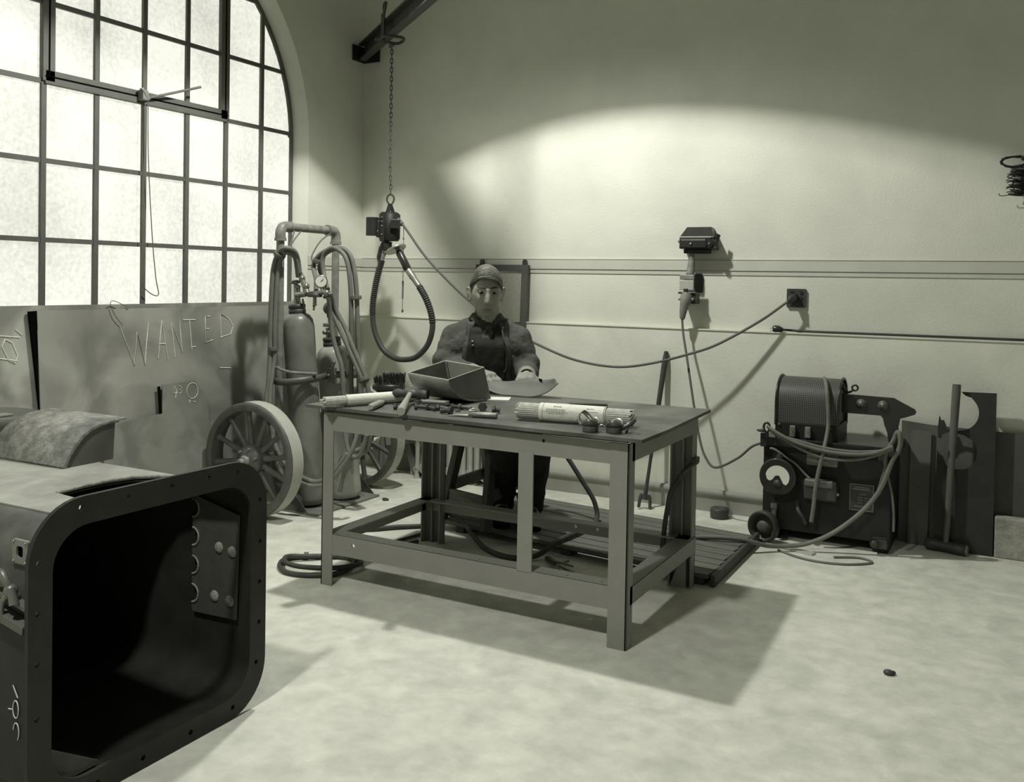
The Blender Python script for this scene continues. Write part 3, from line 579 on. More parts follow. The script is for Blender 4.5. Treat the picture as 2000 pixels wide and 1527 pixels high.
def cylinder(name, base, topc, rad, zs_, m, label, hm):
    th = thing(name, (base[0], base[1], 0.013), label, 'gas cylinder'); base, topc = Vector(base), Vector(topc); ax = (topc-base).normalized(); H = (topc-base).length
    MB().lathe([(rad*0.75, 0.0), (rad*0.96, 0.012), (rad, 0.035), (rad, H-0.07), (rad*0.93, H-0.035), (rad*0.76, H-0.012), (rad*0.50, H)], base, ax, 32).build('bottle', m, th)
    MB().lathe([(rad*0.50, H-0.004), (rad*0.54, H), (rad*0.54, H+0.020), (rad*0.50, H+0.022), (rad*0.50, H+0.026), (rad*0.54, H+0.028), (rad*0.54, H+0.046), (rad*0.40, H+0.050)], base, ax, 28).build('neck_ring', hm, th)
    return th, base+ax*H, ax
c1, t1, a1 = cylinder('gas_cylinder', (0.535, -1.105, 0.018), (0.455, -1.135, 1.022), 0.083, 0, 'cyl', 'tall dark gas cylinder strapped on the cart', 'iron')
c2, t2, a2 = cylinder('gas_cylinder', (0.590, -0.885, 0.018), (0.520, -0.925, 0.842), 0.090, 0, 'cyl2', 'shorter pale shouldered gas cylinder strapped on the cart', 'iron')
# valve of tall cylinder
b = MB(); b.tube([t1+a1*0.045, t1+a1*0.075], [0.024, 0.020], 8); b.tube([t1+a1*0.07, t1+a1*0.135, t1+a1*0.155], [0.014, 0.013, 0.011], 10)
b.tube([t1+a1*0.10, t1+a1*0.10+Vector((0.045, -0.01, 0.0)), t1+a1*0.10+Vector((0.075, -0.015, 0.0))], [0.014, 0.016, 0.012], 10); b.build('valve', 'brass', c1)
MB().lathe([(0.012, 0), (0.026, 0.004), (0.026, 0.014), (0.012, 0.02)], t1+a1*0.155, a1, 14).build('valve_wheel', 'steelmid', c1)
b = MB(); b.tube([t2+a2*0.045, t2+a2*0.10], [0.030, 0.028], 12); b.tube([t2+a2*0.10, t2+a2*0.16], 0.012, 10); b.box(-0.03, 0.03, -0.03, 0.03, -0.008, 0.012, Matrix.Translation(t2+a2*0.112)); b.ball(t2+a2*0.075+Vector((-0.02, -0.03, 0)), 0.014); b.ball(t2+a2*0.075+Vector((0.02, -0.03, 0)), 0.014)
b.build('valve', 'brass', c2, bevel=0.003)
# regulators, gauge, torch fittings
rg = thing('regulator', t1+a1*0.1+Vector((0.08, -0.02, 0)), 'brass gas regulator with round white gauge on the cylinders', 'regulator')
gc = Vector((0.602, -1.125, 1.192)); tocam = (CAM-gc).normalized()
MB().lathe([(0.020, -0.03), (0.033, -0.026), (0.035, 0.0), (0.033, 0.004), (0.030, 0.004)], gc, tocam, 24).build('gauge_case', 'brass', rg)
dl = MB().lathe([(0.0285, 0.003), (0.0285, 0.0052)], gc, tocam, 24).build('dial', 'white', rg)
b = MB(); b.cyl(gc+tocam*0.0062, gc+tocam*0.0062+Vector((0.012, 0.006, 0.016)), 0.0012, n=5); b.build('needle', 'hole', rg)
b = MB(); b.lathe([(0.038, -0.008), (0.040, 0.0), (0.034, 0.012), (0.018, 0.022)], (0.562, -1.125, 1.118), (0, 0, 1), 24); b.build('bonnet', 'iron', rg)
b = MB(); b.cyl((0.562, -1.125, 1.11), (0.562, -1.125, 1.066), 0.010, n=10); b.beam((0.552, -1.125, 1.060), (0.575, -1.125, 1.072), 0.008, 0.008); b.beam((0.560, -1.125, 1.068), (0.556, -1.125, 1.04), 0.008, 0.008)
b.cyl((0.562, -1.125, 1.130), (0.615, -1.125, 1.135), 0.012, n=10); b.cyl(gc-tocam*0.02, (0.606, -1.12, 1.138), 0.009, n=8); b.cyl((0.606, -1.12, 1.138), (0.655, -1.12, 1.132), 0.014, n=8); b.ball((0.64, -1.125, 1.132), 0.018, 10, 8); b.build('regulator_body', 'brass', rg)
b = MB()
for (p, q, r) in (((0.476, -1.14, 1.235), (0.487, -1.14, 1.208), 0.012), ((0.487, -1.14, 1.205), (0.512, -1.14, 1.150), 0.014), ((0.512, -1.14, 1.150), (0.525, -1.14, 1.128), 0.017), ((0.47, -1.14, 1.205), (0.505, -1.14, 1.212), 0.008), ((0.455, -1.14, 1.165), (0.470, -1.14, 1.16), 0.010), ((0.468, -1.14, 1.165), (0.471, -1.14, 1.085), 0.006), ((0.466, -1.14, 1.085), (0.466, -1.14, 1.13), 0.008), ((0.50, -1.14, 1.125), (0.562, -1.13, 1.125), 0.012)):
    b.cyl(p, q, r, n=10)
b.ball((0.487, -1.14, 1.206), 0.018); b.ball((0.515, -1.14, 1.165), 0.019); b.build('manifold', 'brass', rg)
MB().tube(spline([(0.493, -1.14, 1.10), (0.502, -1.13, 1.02), (0.522, -1.12, 0.93), (0.536, -1.12, 0.895)], 5), 0.005, 8).build('torch_tube', 'steelmid', rg)
r2_ = thing('regulator', t2+a2*0.22, 'dark round regulator on valve of the shorter cylinder', 'regulator')
b = MB(); b.lathe([(0.020, -0.035), (0.034, -0.02), (0.034, 0.004), (0.026, 0.012), (0.012, 0.014), (0.012, 0.03)], t2+a2*0.205+Vector((0.0, 0.0, 0)), Vector((0.35, -0.93, 0.05)), 22); b.build('bonnet', 'steelmid', r2_)
b = MB(); b.cyl(t2+a2*0.155, t2+a2*0.19, 0.016, n=10); b.tube([t2+a2*0.22, t2+a2*0.26+Vector((0.0, 0, 0)), t2+a2*0.275+Vector((-0.02, 0, 0.0))], 0.011, 8); b.cyl(t2+a2*0.265+Vector((-0.03, 0, 0)), t2+a2*0.265+Vector((0.02, 0, 0)), 0.008, n=8); b.build('regulator_body', 'iron', r2_)
# hoses
H_ = {}
H_['a'] = [(0.480, -1.15, 1.235), (0.486, -1.17, 1.30), (0.505, -1.22, 1.345), (0.500, -1.275, 1.361), (0.454, -1.28, 1.340), (0.420, -1.28, 1.266), (0.408, -1.28, 1.161), (0.403, -1.28, 1.002), (0.402, -1.28, 0.843), (0.415, -1.30, 0.685), (0.429, -1.33, 0.553), (0.47, -1.33, 0.42), (0.49, -1.33, 0.346), (0.535, -1.32, 0.258), (0.615, -1.30, 0.185), (0.709, -1.28, 0.165), (0.80, -1.27, 0.20), (0.90, -1.25, 0.33), (0.93, -1.22, 0.45)]
H_['b'] = [(0.468, -1.15, 1.215), (0.490, -1.20, 1.315), (0.490, -1.262, 1.338), (0.463, -1.265, 1.318), (0.436, -1.265, 1.262), (0.424, -1.265, 1.134), (0.420, -1.268, 0.949), (0.420, -1.268, 0.790), (0.434, -1.31, 0.632), (0.458, -1.335, 0.475), (0.495, -1.33, 0.345), (0.545, -1.32, 0.270), (0.625, -1.29, 0.205), (0.717, -1.27, 0.185), (0.80, -1.26, 0.23), (0.88, -1.24, 0.34)]
H_['c'] = [(0.548, -1.10, 1.123), (0.515, -1.06, 1.20), (0.444, -1.0, 1.273), (0.478, -1.0, 1.328), (0.541, -1.0, 1.361), (0.610, -1.0, 1.375), (0.678, -1.0, 1.350), (0.713, -1.0, 1.288), (0.735, -1.0, 1.167), (0.745, -1.0, 1.006), (0.754, -1.0, 0.845), (0.764, -1.0, 0.684), (0.773, -1.0, 0.523), (0.769, -1.0, 0.387), (0.747, -1.0, 0.291), (0.697, -1.0, 0.231)]
H_['d'] = [(0.627, -1.10, 1.152), (0.545, -1.03, 1.218), (0.523, -1.02, 1.300), (0.543, -1.02, 1.349), (0.591, -1.02, 1.371), (0.640, -1.02, 1.355), (0.681, -1.02, 1.314), (0.706, -1.02, 1.220), (0.719, -1.02, 1.059), (0.723, -1.02, 0.844), (0.727, -1.02, 0.629), (0.737, -1.02, 0.441), (0.725, -1.02, 0.332), (0.679, -1.04, 0.246), (0.66, -1.06, 0.143)]
H_['e'] = [(0.660, -1.12, 1.134), (0.650, -1.07, 1.058), (0.705, -1.05, 0.952), (0.760, -1.05, 0.848), (0.811, -1.05, 0.757), (0.849, -1.05, 0.680), (0.872, -1.05, 0.58), (0.885, -1.05, 0.44), (0.855, -1.05, 0.33), (0.81, -1.06, 0.30)]
H_['f'] = [(0.643, -1.12, 1.125), (0.632, -1.075, 1.044), (0.678, -1.065, 0.951), (0.736, -1.06, 0.847), (0.789, -1.06, 0.757), (0.830, -1.06, 0.680), (0.851, -1.06, 0.58), (0.865, -1.06, 0.44), (0.84, -1.06, 0.345), (0.80, -1.07, 0.32)]
H_['g'] = [(0.650, -1.12, 1.112), (0.640, -1.09, 1.004), (0.655, -1.085, 0.898), (0.681, -1.08, 0.819), (0.708, -1.08, 0.754), (0.722, -1.08, 0.634), (0.732, -1.08, 0.448), (0.761, -1.08, 0.318), (0.809, -1.08, 0.288), (0.848, -1.08, 0.322), (0.875, -1.08, 0.410)]
H_['h'] = [(0.536, -0.97, 1.07), (0.50, -0.985, 1.20), (0.478, -0.99, 1.27), (0.510, -0.99, 1.335), (0.58, -0.99, 1.366), (0.65, -0.99, 1.352), (0.70, -0.985, 1.27), (0.722, -0.985, 1.15), (0.737, -0.985, 0.95), (0.748, -0.985, 0.70), (0.75, -0.985, 0.48), (0.735, -0.985, 0.33), (0.70, -1.0, 0.25)]
h1t = thing('hose_bundle', (0.45, -1.28, 0.17), 'pair of rubber gas hoses looped over left post of cart', 'hose')
h2t = thing('hose_bundle', (0.70, -1.0, 0.17), 'tied rubber gas hoses looped over right post of cart', 'hose')
for k, pts in H_.items(): MB().tube(spline(pts, 6), 0.0125, 8).build('hose', 'hose', h1t if k in 'ab' else h2t)
def tie(c, r, ax, par):
    b = MB(); b.lathe([(r, -0.010), (r*1.06, 0), (r, 0.010)], c, ax, 14); b.build('tie_band', 'cord', par)
tie((0.451, -1.272, 1.325), 0.030, (0.6, 0, 0.9), h1t); tie((0.413, -1.273, 0.84), 0.024, (0, 0, 1), h1t); tie((0.458, -1.33, 0.49), 0.026, (0.2, 0, -0.9), h1t)
tie((0.736, -1.005, 1.11), 0.030, (0.1, 0, -1), h2t); tie((0.735, -1.02, 0.80), 0.030, (0, 0, 1), h2t); tie((0.835, -1.055, 0.69), 0.030, (0.5, 0, -0.9), h2t); tie((0.473, -1.0, 1.30), 0.026, (0.3, 0, 0.9), h2t)
b = MB(); b.tube(spline([(PX+0.02, -1.15, PZ-0.02), (0.47, -1.20, 1.41), (0.49, -1.24, 1.365)], 4), 0.004, 6); b.tube(spline([(PX+0.02, -1.10, PZ-0.02), (0.46, -1.17, 1.41), (0.47, -1.22, 1.365)], 4), 0.004, 6); b.build('hanging_string', 'cord', h1t)
b = MB(); b.tube(spline([(PX+0.02, -0.86, PZ-0.02), (0.43, -0.93, 1.41), (0.42, -0.985, 1.33), (0.44, -1.0, 1.29)], 4), 0.004, 6); b.build('hanging_string', 'cord', h2t)

# ------------------------------------------------------------------ welding table
TB = thing('welding_table', (2.03, -1.70, 0), 'heavy grey steel welding table in the middle of the floor', 'table')
me = flat('tabletop', [(1.318, -2.066), (1.60, -2.078), (2.10, -2.088), (2.50, -2.098), (2.740, -2.104), (2.742, -1.85), (2.718, -1.255), (1.90, -1.250), (1.318, -1.250)], [], 0.012)
place(me, (0, 0, 0.704), (1, 0, 0), (0, 1, 0)); top_ = put('tabletop', me, 'tabletop', TB, bevel=0.0012)
chalk_m = MB()
for (p, q) in (((2.42, -1.62), (2.56, -1.50)), ((2.50, -1.60), (2.62, -1.56)), ((2.44, -1.75), (2.52, -1.66)), ((2.55, -1.78), (2.66, -1.70)), ((2.58, -1.95), (2.68, -1.86)), ((2.52, -2.02), (2.66, -1.99))):
    chalk_m.beam((p[0], p[1], 0.7103), (q[0], q[1], 0.7103), 0.0022, 0.0006)
chalk_m.build('scribed_line', 'rim', top_)
def angle_leg(name, x0, x1, y0, y1, z0, z1, t, fx, fy, m='paint'):   # L section: web on y=fy face and on x=fx face
    b = MB()
    if fy is not None: b.box(x0, x1, fy, fy+(t if fy < (y0+y1)/2 else -t), z0, z1) if fy < (y0+y1)/2 else b.box(x0, x1, fy-t, fy, z0, z1)
    if fx is not None: b.box(fx, fx+t, y0, y1, z0, z1) if fx < (x0+x1)/2 else b.box(fx-t, fx, y0, y1, z0, z1)
    return b.build(name, m, TB, bevel=0.0015)
angle_leg('leg', 2.613, 2.681, -2.060, -2.005, 0, 0.684, 0.007, 2.681, -2.060)
angle_leg('leg', 1.388, 1.442, -2.045, -1.990, 0, 0.684, 0.007, 1.388, -2.045)
def rear_leg(x0, x1):
    b = MB(); b.box(x0, x1, -1.300, -1.293, 0, 0.684); b.box(x0, x0+0.007, -1.340, -1.293, 0, 0.684); b.box(x1-0.007, x1, -1.340, -1.293, 0, 0.684)
    b.box(x0+0.045, x0+0.052, -1.325, -1.30, 0, 0.684)
    return b.build('leg', 'paint', TB, bevel=0.0015)
rear_leg(1.388, 1.492); rear_leg(2.580, 2.676)
b = MB(); b.add([(2.588, -1.342, 0), (2.655, -1.342, 0.0), (2.655, -1.342, 0.17), (2.60, -1.342, 0.0), (2.588, -1.337, 0), (2.655, -1.337, 0.0), (2.655, -1.337, 0.17)], [(0, 1, 2), (6, 5, 4), (0, 4, 5, 1), (1, 5, 6, 2), (2, 6, 4, 0)]); b.build('foot_gusset', 'paint', TB)
def slope_y(x): return -2.045-0.015*(x-1.388)/1.293
MB().beam((2.298, slope_y(2.298)+0.003, 0.200), (2.298, slope_y(2.298)+0.003, 0.620), 0.058, 0.008, up=(0, 1, 0)).build('middle_leg', 'paint', TB, bevel=0.0015)
u_ = Vector((1.293, -0.015, 0)).normalized()
me = flat('front_apron', [(0.0, 0.612), (1.293, 0.612), (1.293, 0.684), (0.0, 0.684)], [circ(0.976, 0.664, 0.0065, 12)], 0.007); place(me, (1.388, -2.0395, 0), u_, (0, 0, 1)); put('front_apron', me, 'paint', TB, bevel=0.0015)
me = flat('front_lower_rail', [(0.0, 0.127), (1.293, 0.127), (1.293, 0.204), (0.0, 0.204)], [circ(0.158, 0.174, 0.008, 12)], 0.007); place(me, (1.388, -2.0395, 0), u_, (0, 0, 1)); fl = put('front_lower_rail', me, 'paint', TB, bevel=0.0015)
me = flat('flange', [(1.40, -2.04), (2.675, -2.055), (2.675, -1.985), (1.40, -1.975)], [circ(x, -2.015-0.012*(x-1.4)/1.3, 0.006, 10) for x in (1.50, 1.70, 1.90, 2.10, 2.45, 2.58)], 0.007); place(me, (0, 0, 0.2005), (1, 0, 0), (0, 1, 0)); put('flange', me, 'paint', fl)
for (nm, x, sg) in (('side_lower_rail', 1.388, 1), ('side_lower_rail', 2.681, -1)):
    b = MB(); b.box(min(x, x+sg*0.007), max(x, x+sg*0.007), -2.03, -1.30, 0.140, 0.204); b.box(min(x, x+sg*0.065), max(x, x+sg*0.065), -2.03, -1.30, 0.198, 0.2045); b.build(nm, 'paint', TB, bevel=0.0015)
    b = MB(); b.box(min(x, x+sg*0.007), max(x, x+sg*0.007), -2.03, -1.30, 0.620, 0.684); b.build('side_apron', 'paint', TB, bevel=0.0015)
me = flat('rear_lower_rail', [(1.40, 0.145), (2.67, 0.145), (2.67, 0.204), (1.40, 0.204)], [circ(2.16, 0.172, 0.008, 12), circ(2.26, 0.172, 0.008, 12)], 0.007); place(me, (0, -1.312, 0), (1, 0, 0), (0, 0, 1)); rr = put('rear_lower_rail', me, 'paint', TB)
MB().box(1.40, 2.67, -1.375, -1.31, 0.198, 0.2045).build('flange', 'paint', rr)
MB().box(1.40, 2.67, -1.318, -1.311, 0.620, 0.684).build('rear_apron', 'paint', TB)
b = MB(); b.beam((1.40, -2.016, 0.691), (2.672, -2.031, 0.691), 0.03, 0.0138); b.box(1.40, 2.67, -1.34, -1.30, 0.684, 0.698); b.box(1.40, 1.44, -1.985, -1.34, 0.684, 0.698); b.box(2.63, 2.67, -1.985, -1.34, 0.684, 0.698); b.build('packing_strips', 'paint', TB)
MB().box(2.668, 2.690, -1.345, -1.30, 0.50, 0.525).build('hose_clip', 'iron', TB, bevel=0.003)
TT = 0.710

# ------------------------------------------------------------------ things on the table
def rod_bundle(p, q, rad, n_ring, label, wrap, parent_name='electrode_bundle', tips=True):
    p, q = Vector(p), Vector(q); d = (q-p); L_ = d.length; d.normalize(); a = d.cross(Vector((0, 0, 1))).normalized(); up = a.cross(d)
    th = thing(parent_name, (p+q)/2-Vector((0, 0, rad)), label, 'welding rods', None)
    r0 = 0.0042; src = None; k = 0
    cells = [(0, 0)]
    for ring_, cnt in ((1, 6), (2, 12), (3, 18), (4, 24)):
        if ring_ <= n_ring: cells += [(ring_*2.0*r0*math.cos(2*PI*i/cnt), ring_*2.0*r0*math.sin(2*PI*i/cnt)) for i in range(cnt)]
    sc = (rad-r0)/max(0.001, max(math.hypot(*c) for c in cells))
    for (x, y) in cells:
        e0, e1 = random.uniform(-0.008, 0.008), random.uniform(-0.008, 0.008)
        o0 = a*x*sc+up*y*sc*0.92
        b = MB(); b.tube([p+o0+d*e0, q+o0+d*e1], r0, 7); rod = b.build('rod', 'rodcoat', th, fix=False)
    b = MB()
    s0, s1 = wrap
    b.tube([p+d*L_*s0, p+d*L_*(s0+(s1-s0)*0.5), p+d*L_*s1], rad*1.06, 24, caps=False)
    w = b.build('paper_wrap', 'paper', th, fix=False)
    return th, p, q, d, a, up, L_, w
eb1 = rod_bundle((1.452, -2.120, TT+0.024), (1.640, -1.690, TT+0.024), 0.0215, 3, 'paper wrapped rod bundle at table left end under hammer', (0.20, 0.86))
b = MB()
eb2 = rod_bundle((2.205, -1.935, TT+0.033), (2.622, -1.880, TT+0.033), 0.0315, 4, 'thick electrode bundle in printed paper beside goggles', (0.20, 0.78))
th, p_, q_, d_, a_, up_, L2, wr = eb2
def on_wrap(s, ang): return p_+d_*L2*s+(-a_*math.cos(ang)*-1*0+(a_*-math.cos(ang)+up_*math.sin(ang)))*0.0338*-1 if False else p_+d_*L2*s+(a_*math.cos(ang)+up_*math.sin(ang))*0.0340
b = MB()
for (s0, s1, ang) in ((0.33, 0.40, 0.85), (0.62, 0.68, 0.8), (0.27, 0.44, 0.50), (0.27, 0.44, 0.36), (0.25, 0.46, 0.20), (0.28, 0.43, 0.05), (0.60, 0.72, 0.45)):
    k = 0; s = s0
    while s < s1-0.004:
        w = random.uniform(0.006, 0.018); b.tube([on_wrap(s, ang), on_wrap(min(s+w, s1), ang)], 0.0012, 4); s += w+0.006
b.build('faded_print', 'ink', wr)
b = MB(); b.tube([p_+d_*L2*0.235+(a_*math.cos(t)+up_*math.sin(t))*0.0337 for t in [2*PI*i/20 for i in range(20)]], 0.0008, 4, closed=True)
b.tube([p_+d_*L2*0.77+(a_*math.cos(t)+up_*math.sin(t))*0.0337 for t in [2*PI*i/20 for i in range(20)]], 0.0012, 4, closed=True); b.build('wrap_seam', 'ink', wr)
# ball pein hammer across the left bundle
hm = thing('hammer', (1.70, -1.93, TT), 'wooden handled hammer resting on the left rod bundle', 'hammer')
hx = Vector((0.97, 0.22, 0)).normalized(); hc_ = Vector((1.665, -1.845, TT+0.045))
b = MB(); b.tube([hc_-hx*0.075, hc_-hx*0.066, hc_-hx*0.05, hc_-hx*0.035, hc_-hx*0.02, hc_+hx*0.02, hc_+hx*0.03, hc_+hx*0.036, hc_+hx*0.070, hc_+hx*0.076], [0.006, 0.014, 0.018, 0.013, 0.017, 0.018, 0.013, 0.021, 0.022, 0.019], 16); b.build('head', 'iron', hm)
he = Vector((1.812, -2.118, TT+0.017))
b = MB(); b.tube([hc_+Vector((-0.012, 0.02, 0.008)), hc_, hc_.lerp(he, 0.3), hc_.lerp(he, 0.7), hc_.lerp(he, 0.97), he], [0.009, 0.0105, 0.0105, 0.0145, 0.0165, 0.0155], 14); b.build('handle', 'handle', hm)
fh = thing('file', (1.61, -2.0, TT), 'round wooden tool handle beneath the left rod bundle', 'tool')
b = MB(); b.tube([(1.640, -2.072, TT+0.0135), (1.636, -2.06, TT+0.0135), (1.60, -1.96, TT+0.0135), (1.585, -1.92, TT+0.012)], [0.010, 0.0135, 0.0135, 0.009], 12); b.build('handle', 'handle', fh)
MB().tube([(1.585, -1.92, TT+0.012), (1.545, -1.82, TT+0.008)], [0.006, 0.004], 8).build('blade', 'steelmid', fh)
# small tin / oilstone and clutter
ti = thing('tool_block', (1.775, -1.84, TT), 'flat steel block with strapped jaws lying among bolts', 'tool')
Mt = Matrix.Translation((1.790, -1.860, TT)) @ Matrix.Rotation(0.20, 4, 'Z')
MB().box(-0.045, 0.055, -0.022, 0.022, 0.012, 0.030, Mt).build('block', 'steel', ti, bevel=0.003)
b = MB(); b.box(-0.045, 0.055, -0.0225, -0.0215, 0.018, 0.021, Mt); b.build('groove', 'hole', ti)
b = MB(); b.tube([Mt @ Vector((-0.05, -0.02, 0.010)), Mt @ Vector((0.06, -0.02, 0.006))], 0.006, 8); b.tube([Mt @ Vector((-0.05, 0.02, 0.012)), Mt @ Vector((0.06, 0.02, 0.006))], 0.006, 8); b.lathe([(0.012, -0.012), (0.016, 0), (0.012, 0.012)], Mt @ Vector((-0.05, 0, 0.017)), (0.2, 1, 0), 12); b.build('jaws', 'iron', ti)
def bolt(x, y, rz, L_, label, r=0.0075):
    th = thing('bolt', (x, y, TT), label, 'bolt'); d = Vector((math.cos(rz), math.sin(rz), 0)); c = Vector((x, y, TT+r*1.55))
    MB().cyl(c, c+d*0.011, r*1.75, n=6).build('head', 'iron', th, bevel=0.001)
    b = MB(); pts = []; rs = []
    for i in range(14):
        pts.append(c+d*(0.011+(L_-0.011)*i/13)-Vector((0, 0, r*0.5*i/13))); rs.append(r*(1.0 if i % 2 else 0.86))
    b.tube(pts, rs, 10); b.build('shank', 'iron', th); return th
bolt(1.693, -1.990, 0.15, 0.045, 'small dark bolt left of the hammer handle'); bolt(1.757, -1.948, 0.7, 0.05, 'small bolt just past the hammer handle'); bolt(1.800, -1.925, -0.3, 0.05, 'bolt under near edge of the steel block')
bolt(1.838, -1.915, 0.3, 0.05, 'bolt at the near corner of the steel block'); bolt(1.872, -1.872, 0.9, 0.055, 'bolt just right of the steel block'); bolt(1.896, -1.850, 0.2, 0.05, 'outermost bolt of the row right of the block')
bolt(1.942, -1.975, 3.2, 0.046, 'stout short bolt pointing left near table edge', 0.0095)
bolt(1.995, -1.835, 2.2, 0.035, 'fat bolt standing nearest the trough', 0.0105); bolt(2.052, -1.862, 0.4, 0.03, 'fat stubby bolt right of its twin near trough', 0.0105)
def nut(x, y, rz, label):
    me = flat('nut', [(0.010*math.cos(rz+PI*i/3), 0.010*math.sin(rz+PI*i/3)) for i in range(6)], [circ(0, 0, 0.005, 10)], 0.009); place(me, (x, y, TT+0.0045), (1, 0, 0), (0, 1, 0)); o = put('nut', me, 'steelmid', None, bevel=0.001); tag(o, label, 'nut')
nut(1.950, -1.850, 0.2, 'pale nut lying between bolts and wire scrap'); nut(1.925, -1.905, 0.6, 'dark nut behind the file handle end'); nut(1.735, -1.985, 0.4, 'small nut beside hammer handle near table edge')
b = MB(); b.tube(spline([(1.955, -1.868, TT+0.004), (1.968, -1.850, TT+0.010), (1.985, -1.866, TT+0.006), (1.962, -1.884, TT+0.004)], 4), 0.003, 6); tag(b.build('wire_scrap', 'steel'), 'curled bright wire scrap near the bolts', 'wire scrap')
fl_ = thing('scraper', (2.05, -1.99, TT), 'slim file with round handle at front of table', 'tool')
MB().tube([(1.955, -2.020, TT+0.003), (1.99, -2.012, TT+0.006), (2.035, -2.000, TT+0.006)], [0.002, 0.005, 0.006], 8).build('blade', 'steel', fl_)
MB().tube([(2.03, -2.001, TT+0.010), (2.045, -1.997, TT+0.011), (2.13, -1.974, TT+0.011), (2.135, -1.973, TT+0.011)], [0.006, 0.010, 0.011, 0.009], 12).build('handle', 'steelmid', fl_)
# goggles
gg = thing('welding_goggles', (2.58, -2.02, TT), 'welding goggles with leather strap in front of electrode bundle', 'goggles')
for (gx, gy) in ((2.532, -2.040), (2.610, -2.022)):
    b = MB(); b.lathe([(0.026, 0.0), (0.028, 0.004), (0.026, 0.010), (0.028, 0.013), (0.025, 0.020)], (gx, gy, TT+0.001), (0, 0, 1), 24); e = b.build('eyecup', 'gogg', gg)
    rows = [[], []]
    for i in range(25):
        t = 2*PI*i/24; h = 0.030+0.022*(0.5-0.5*math.cos(2*t))*(0.7+0.3*math.cos(t)); rows[0].append((gx+0.025*math.cos(t), gy+0.025*math.sin(t), TT+0.019)); rows[1].append((gx+0.029*math.cos(t), gy+0.029*math.sin(t), TT+h))
    MB().loft(rows).build('side_shield', 'gogg', e, solid=0.0025)
    MB().cyl((gx, gy, TT+0.002), (gx, gy, TT+0.006), 0.024, n=20).build('lens', 'blackgloss', e)
b = MB(); b.tube(spline([(2.560, -2.036, TT+0.018), (2.571, -2.034, TT+0.024), (2.583, -2.028, TT+0.018)], 4), 0.0035, 6); b.build('bridge', 'steel', gg)
path = spline([(2.638, -2.018, TT+0.018), (2.660, -2.010, TT+0.030), (2.672, -1.992, TT+0.045), (2.660, -1.975, TT+0.050), (2.648, -1.985, TT+0.030), (2.655, -2.006, TT+0.012), (2.650, -2.018, TT+0.008)], 5)
b = MB(); b.loft([[p-Vector((0.002, 0, 0.010)) for p in path], [p+Vector((0.002, 0, 0.010)) for p in path]]); b.build('strap', 'gogg', gg, solid=0.002)
path = spline([(2.505, -2.05, TT+0.020), (2.490, -2.045, TT+0.040), (2.497, -2.03, TT+0.062), (2.512, -2.022, TT+0.052), (2.54, -2.03, TT+0.028)], 5)
b = MB(); b.loft([[p-Vector((0.004, 0.004, 0.004)) for p in path], [p+Vector((0.004, 0.004, 0.006)) for p in path]]); b.build('strap', 'gogg', gg, solid=0.002)
b = MB(); b.beam((2.195, -1.478, TT+0.005), (2.335, -1.412, TT+0.005), 0.022, 0.009); o = b.build('flat_bar', 'iron', bevel=0.002); tag(o, 'short dark flat bar behind the electrode bundle', 'bar')
b = MB(); b.tube(spline([(2.120, -1.62, TT+0.003), (2.15, -1.57, TT+0.012), (2.20, -1.54, TT+0.012), (2.235, -1.55, TT+0.003)], 5), 0.0025, 6); tag(b.build('wire_offcut', 'steelmid'), 'thin bent wire lying behind the electrode bundle', 'wire scrap')
b = MB(); b.box(-0.17, 0.13, -0.035, 0.035, 0, 0.003, Matrix.Translation((1.525, -1.505, TT)) @ Matrix.Rotation(1.1, 4, 'Z')); tag(b.build('paper_sheet', 'paper'), 'pale paper strip lying by the trough at left end', 'paper')
b = MB(); b.box(-0.05, 0.05, -0.05, 0.05, 0, 0.002, Matrix.Translation((1.86, -1.47, TT)) @ Matrix.Rotation(0.4, 4, 'Z')); tag(b.build('paper_scrap', 'paper'), 'small white scrap between trough and curved sheet', 'paper')
# scrubbing brush
br = thing('bench_brush', (1.37, -1.57, TT), 'black bristle brush turned bristles up on table corner', 'brush')
Mb = Matrix.Translation((1.372, -1.575, TT)) @ Matrix.Rotation(0.42, 4, 'Z')
b = MB(); b.tube([Mb @ Vector((-0.075, 0, 0.026)), Mb @ Vector((-0.05, 0, 0.026)), Mb @ Vector((0.058, 0, 0.026)), Mb @ Vector((0.064, 0, 0.026))], [0.012, 0.026, 0.026, 0.022], 14); b.build('back', 'blackgloss', br)
b = MB()
for i in range(13):
    for j in range(4):
        x, y = -0.062+0.0102*i, -0.020+0.0133*j; lean_ = random.uniform(-0.006, 0.006)
        for k in range(3): 
            q = Mb @ Vector((x+random.uniform(-.003, .003), y+random.uniform(-.003, .003), 0.045)); e = Mb @ Vector((x+lean_+random.uniform(-.005, .005)-0.004, y*1.4+random.uniform(-.004, .004), 0.085+random.uniform(-.004, .006)-(0.014 if i < 4 else 0)))
            b.tube([q, e], [0.0034, 0.0012], 4, caps=False)
o = b.build('bristles', 'bristle', br, fix=False); o['kind'] = 'stuff'
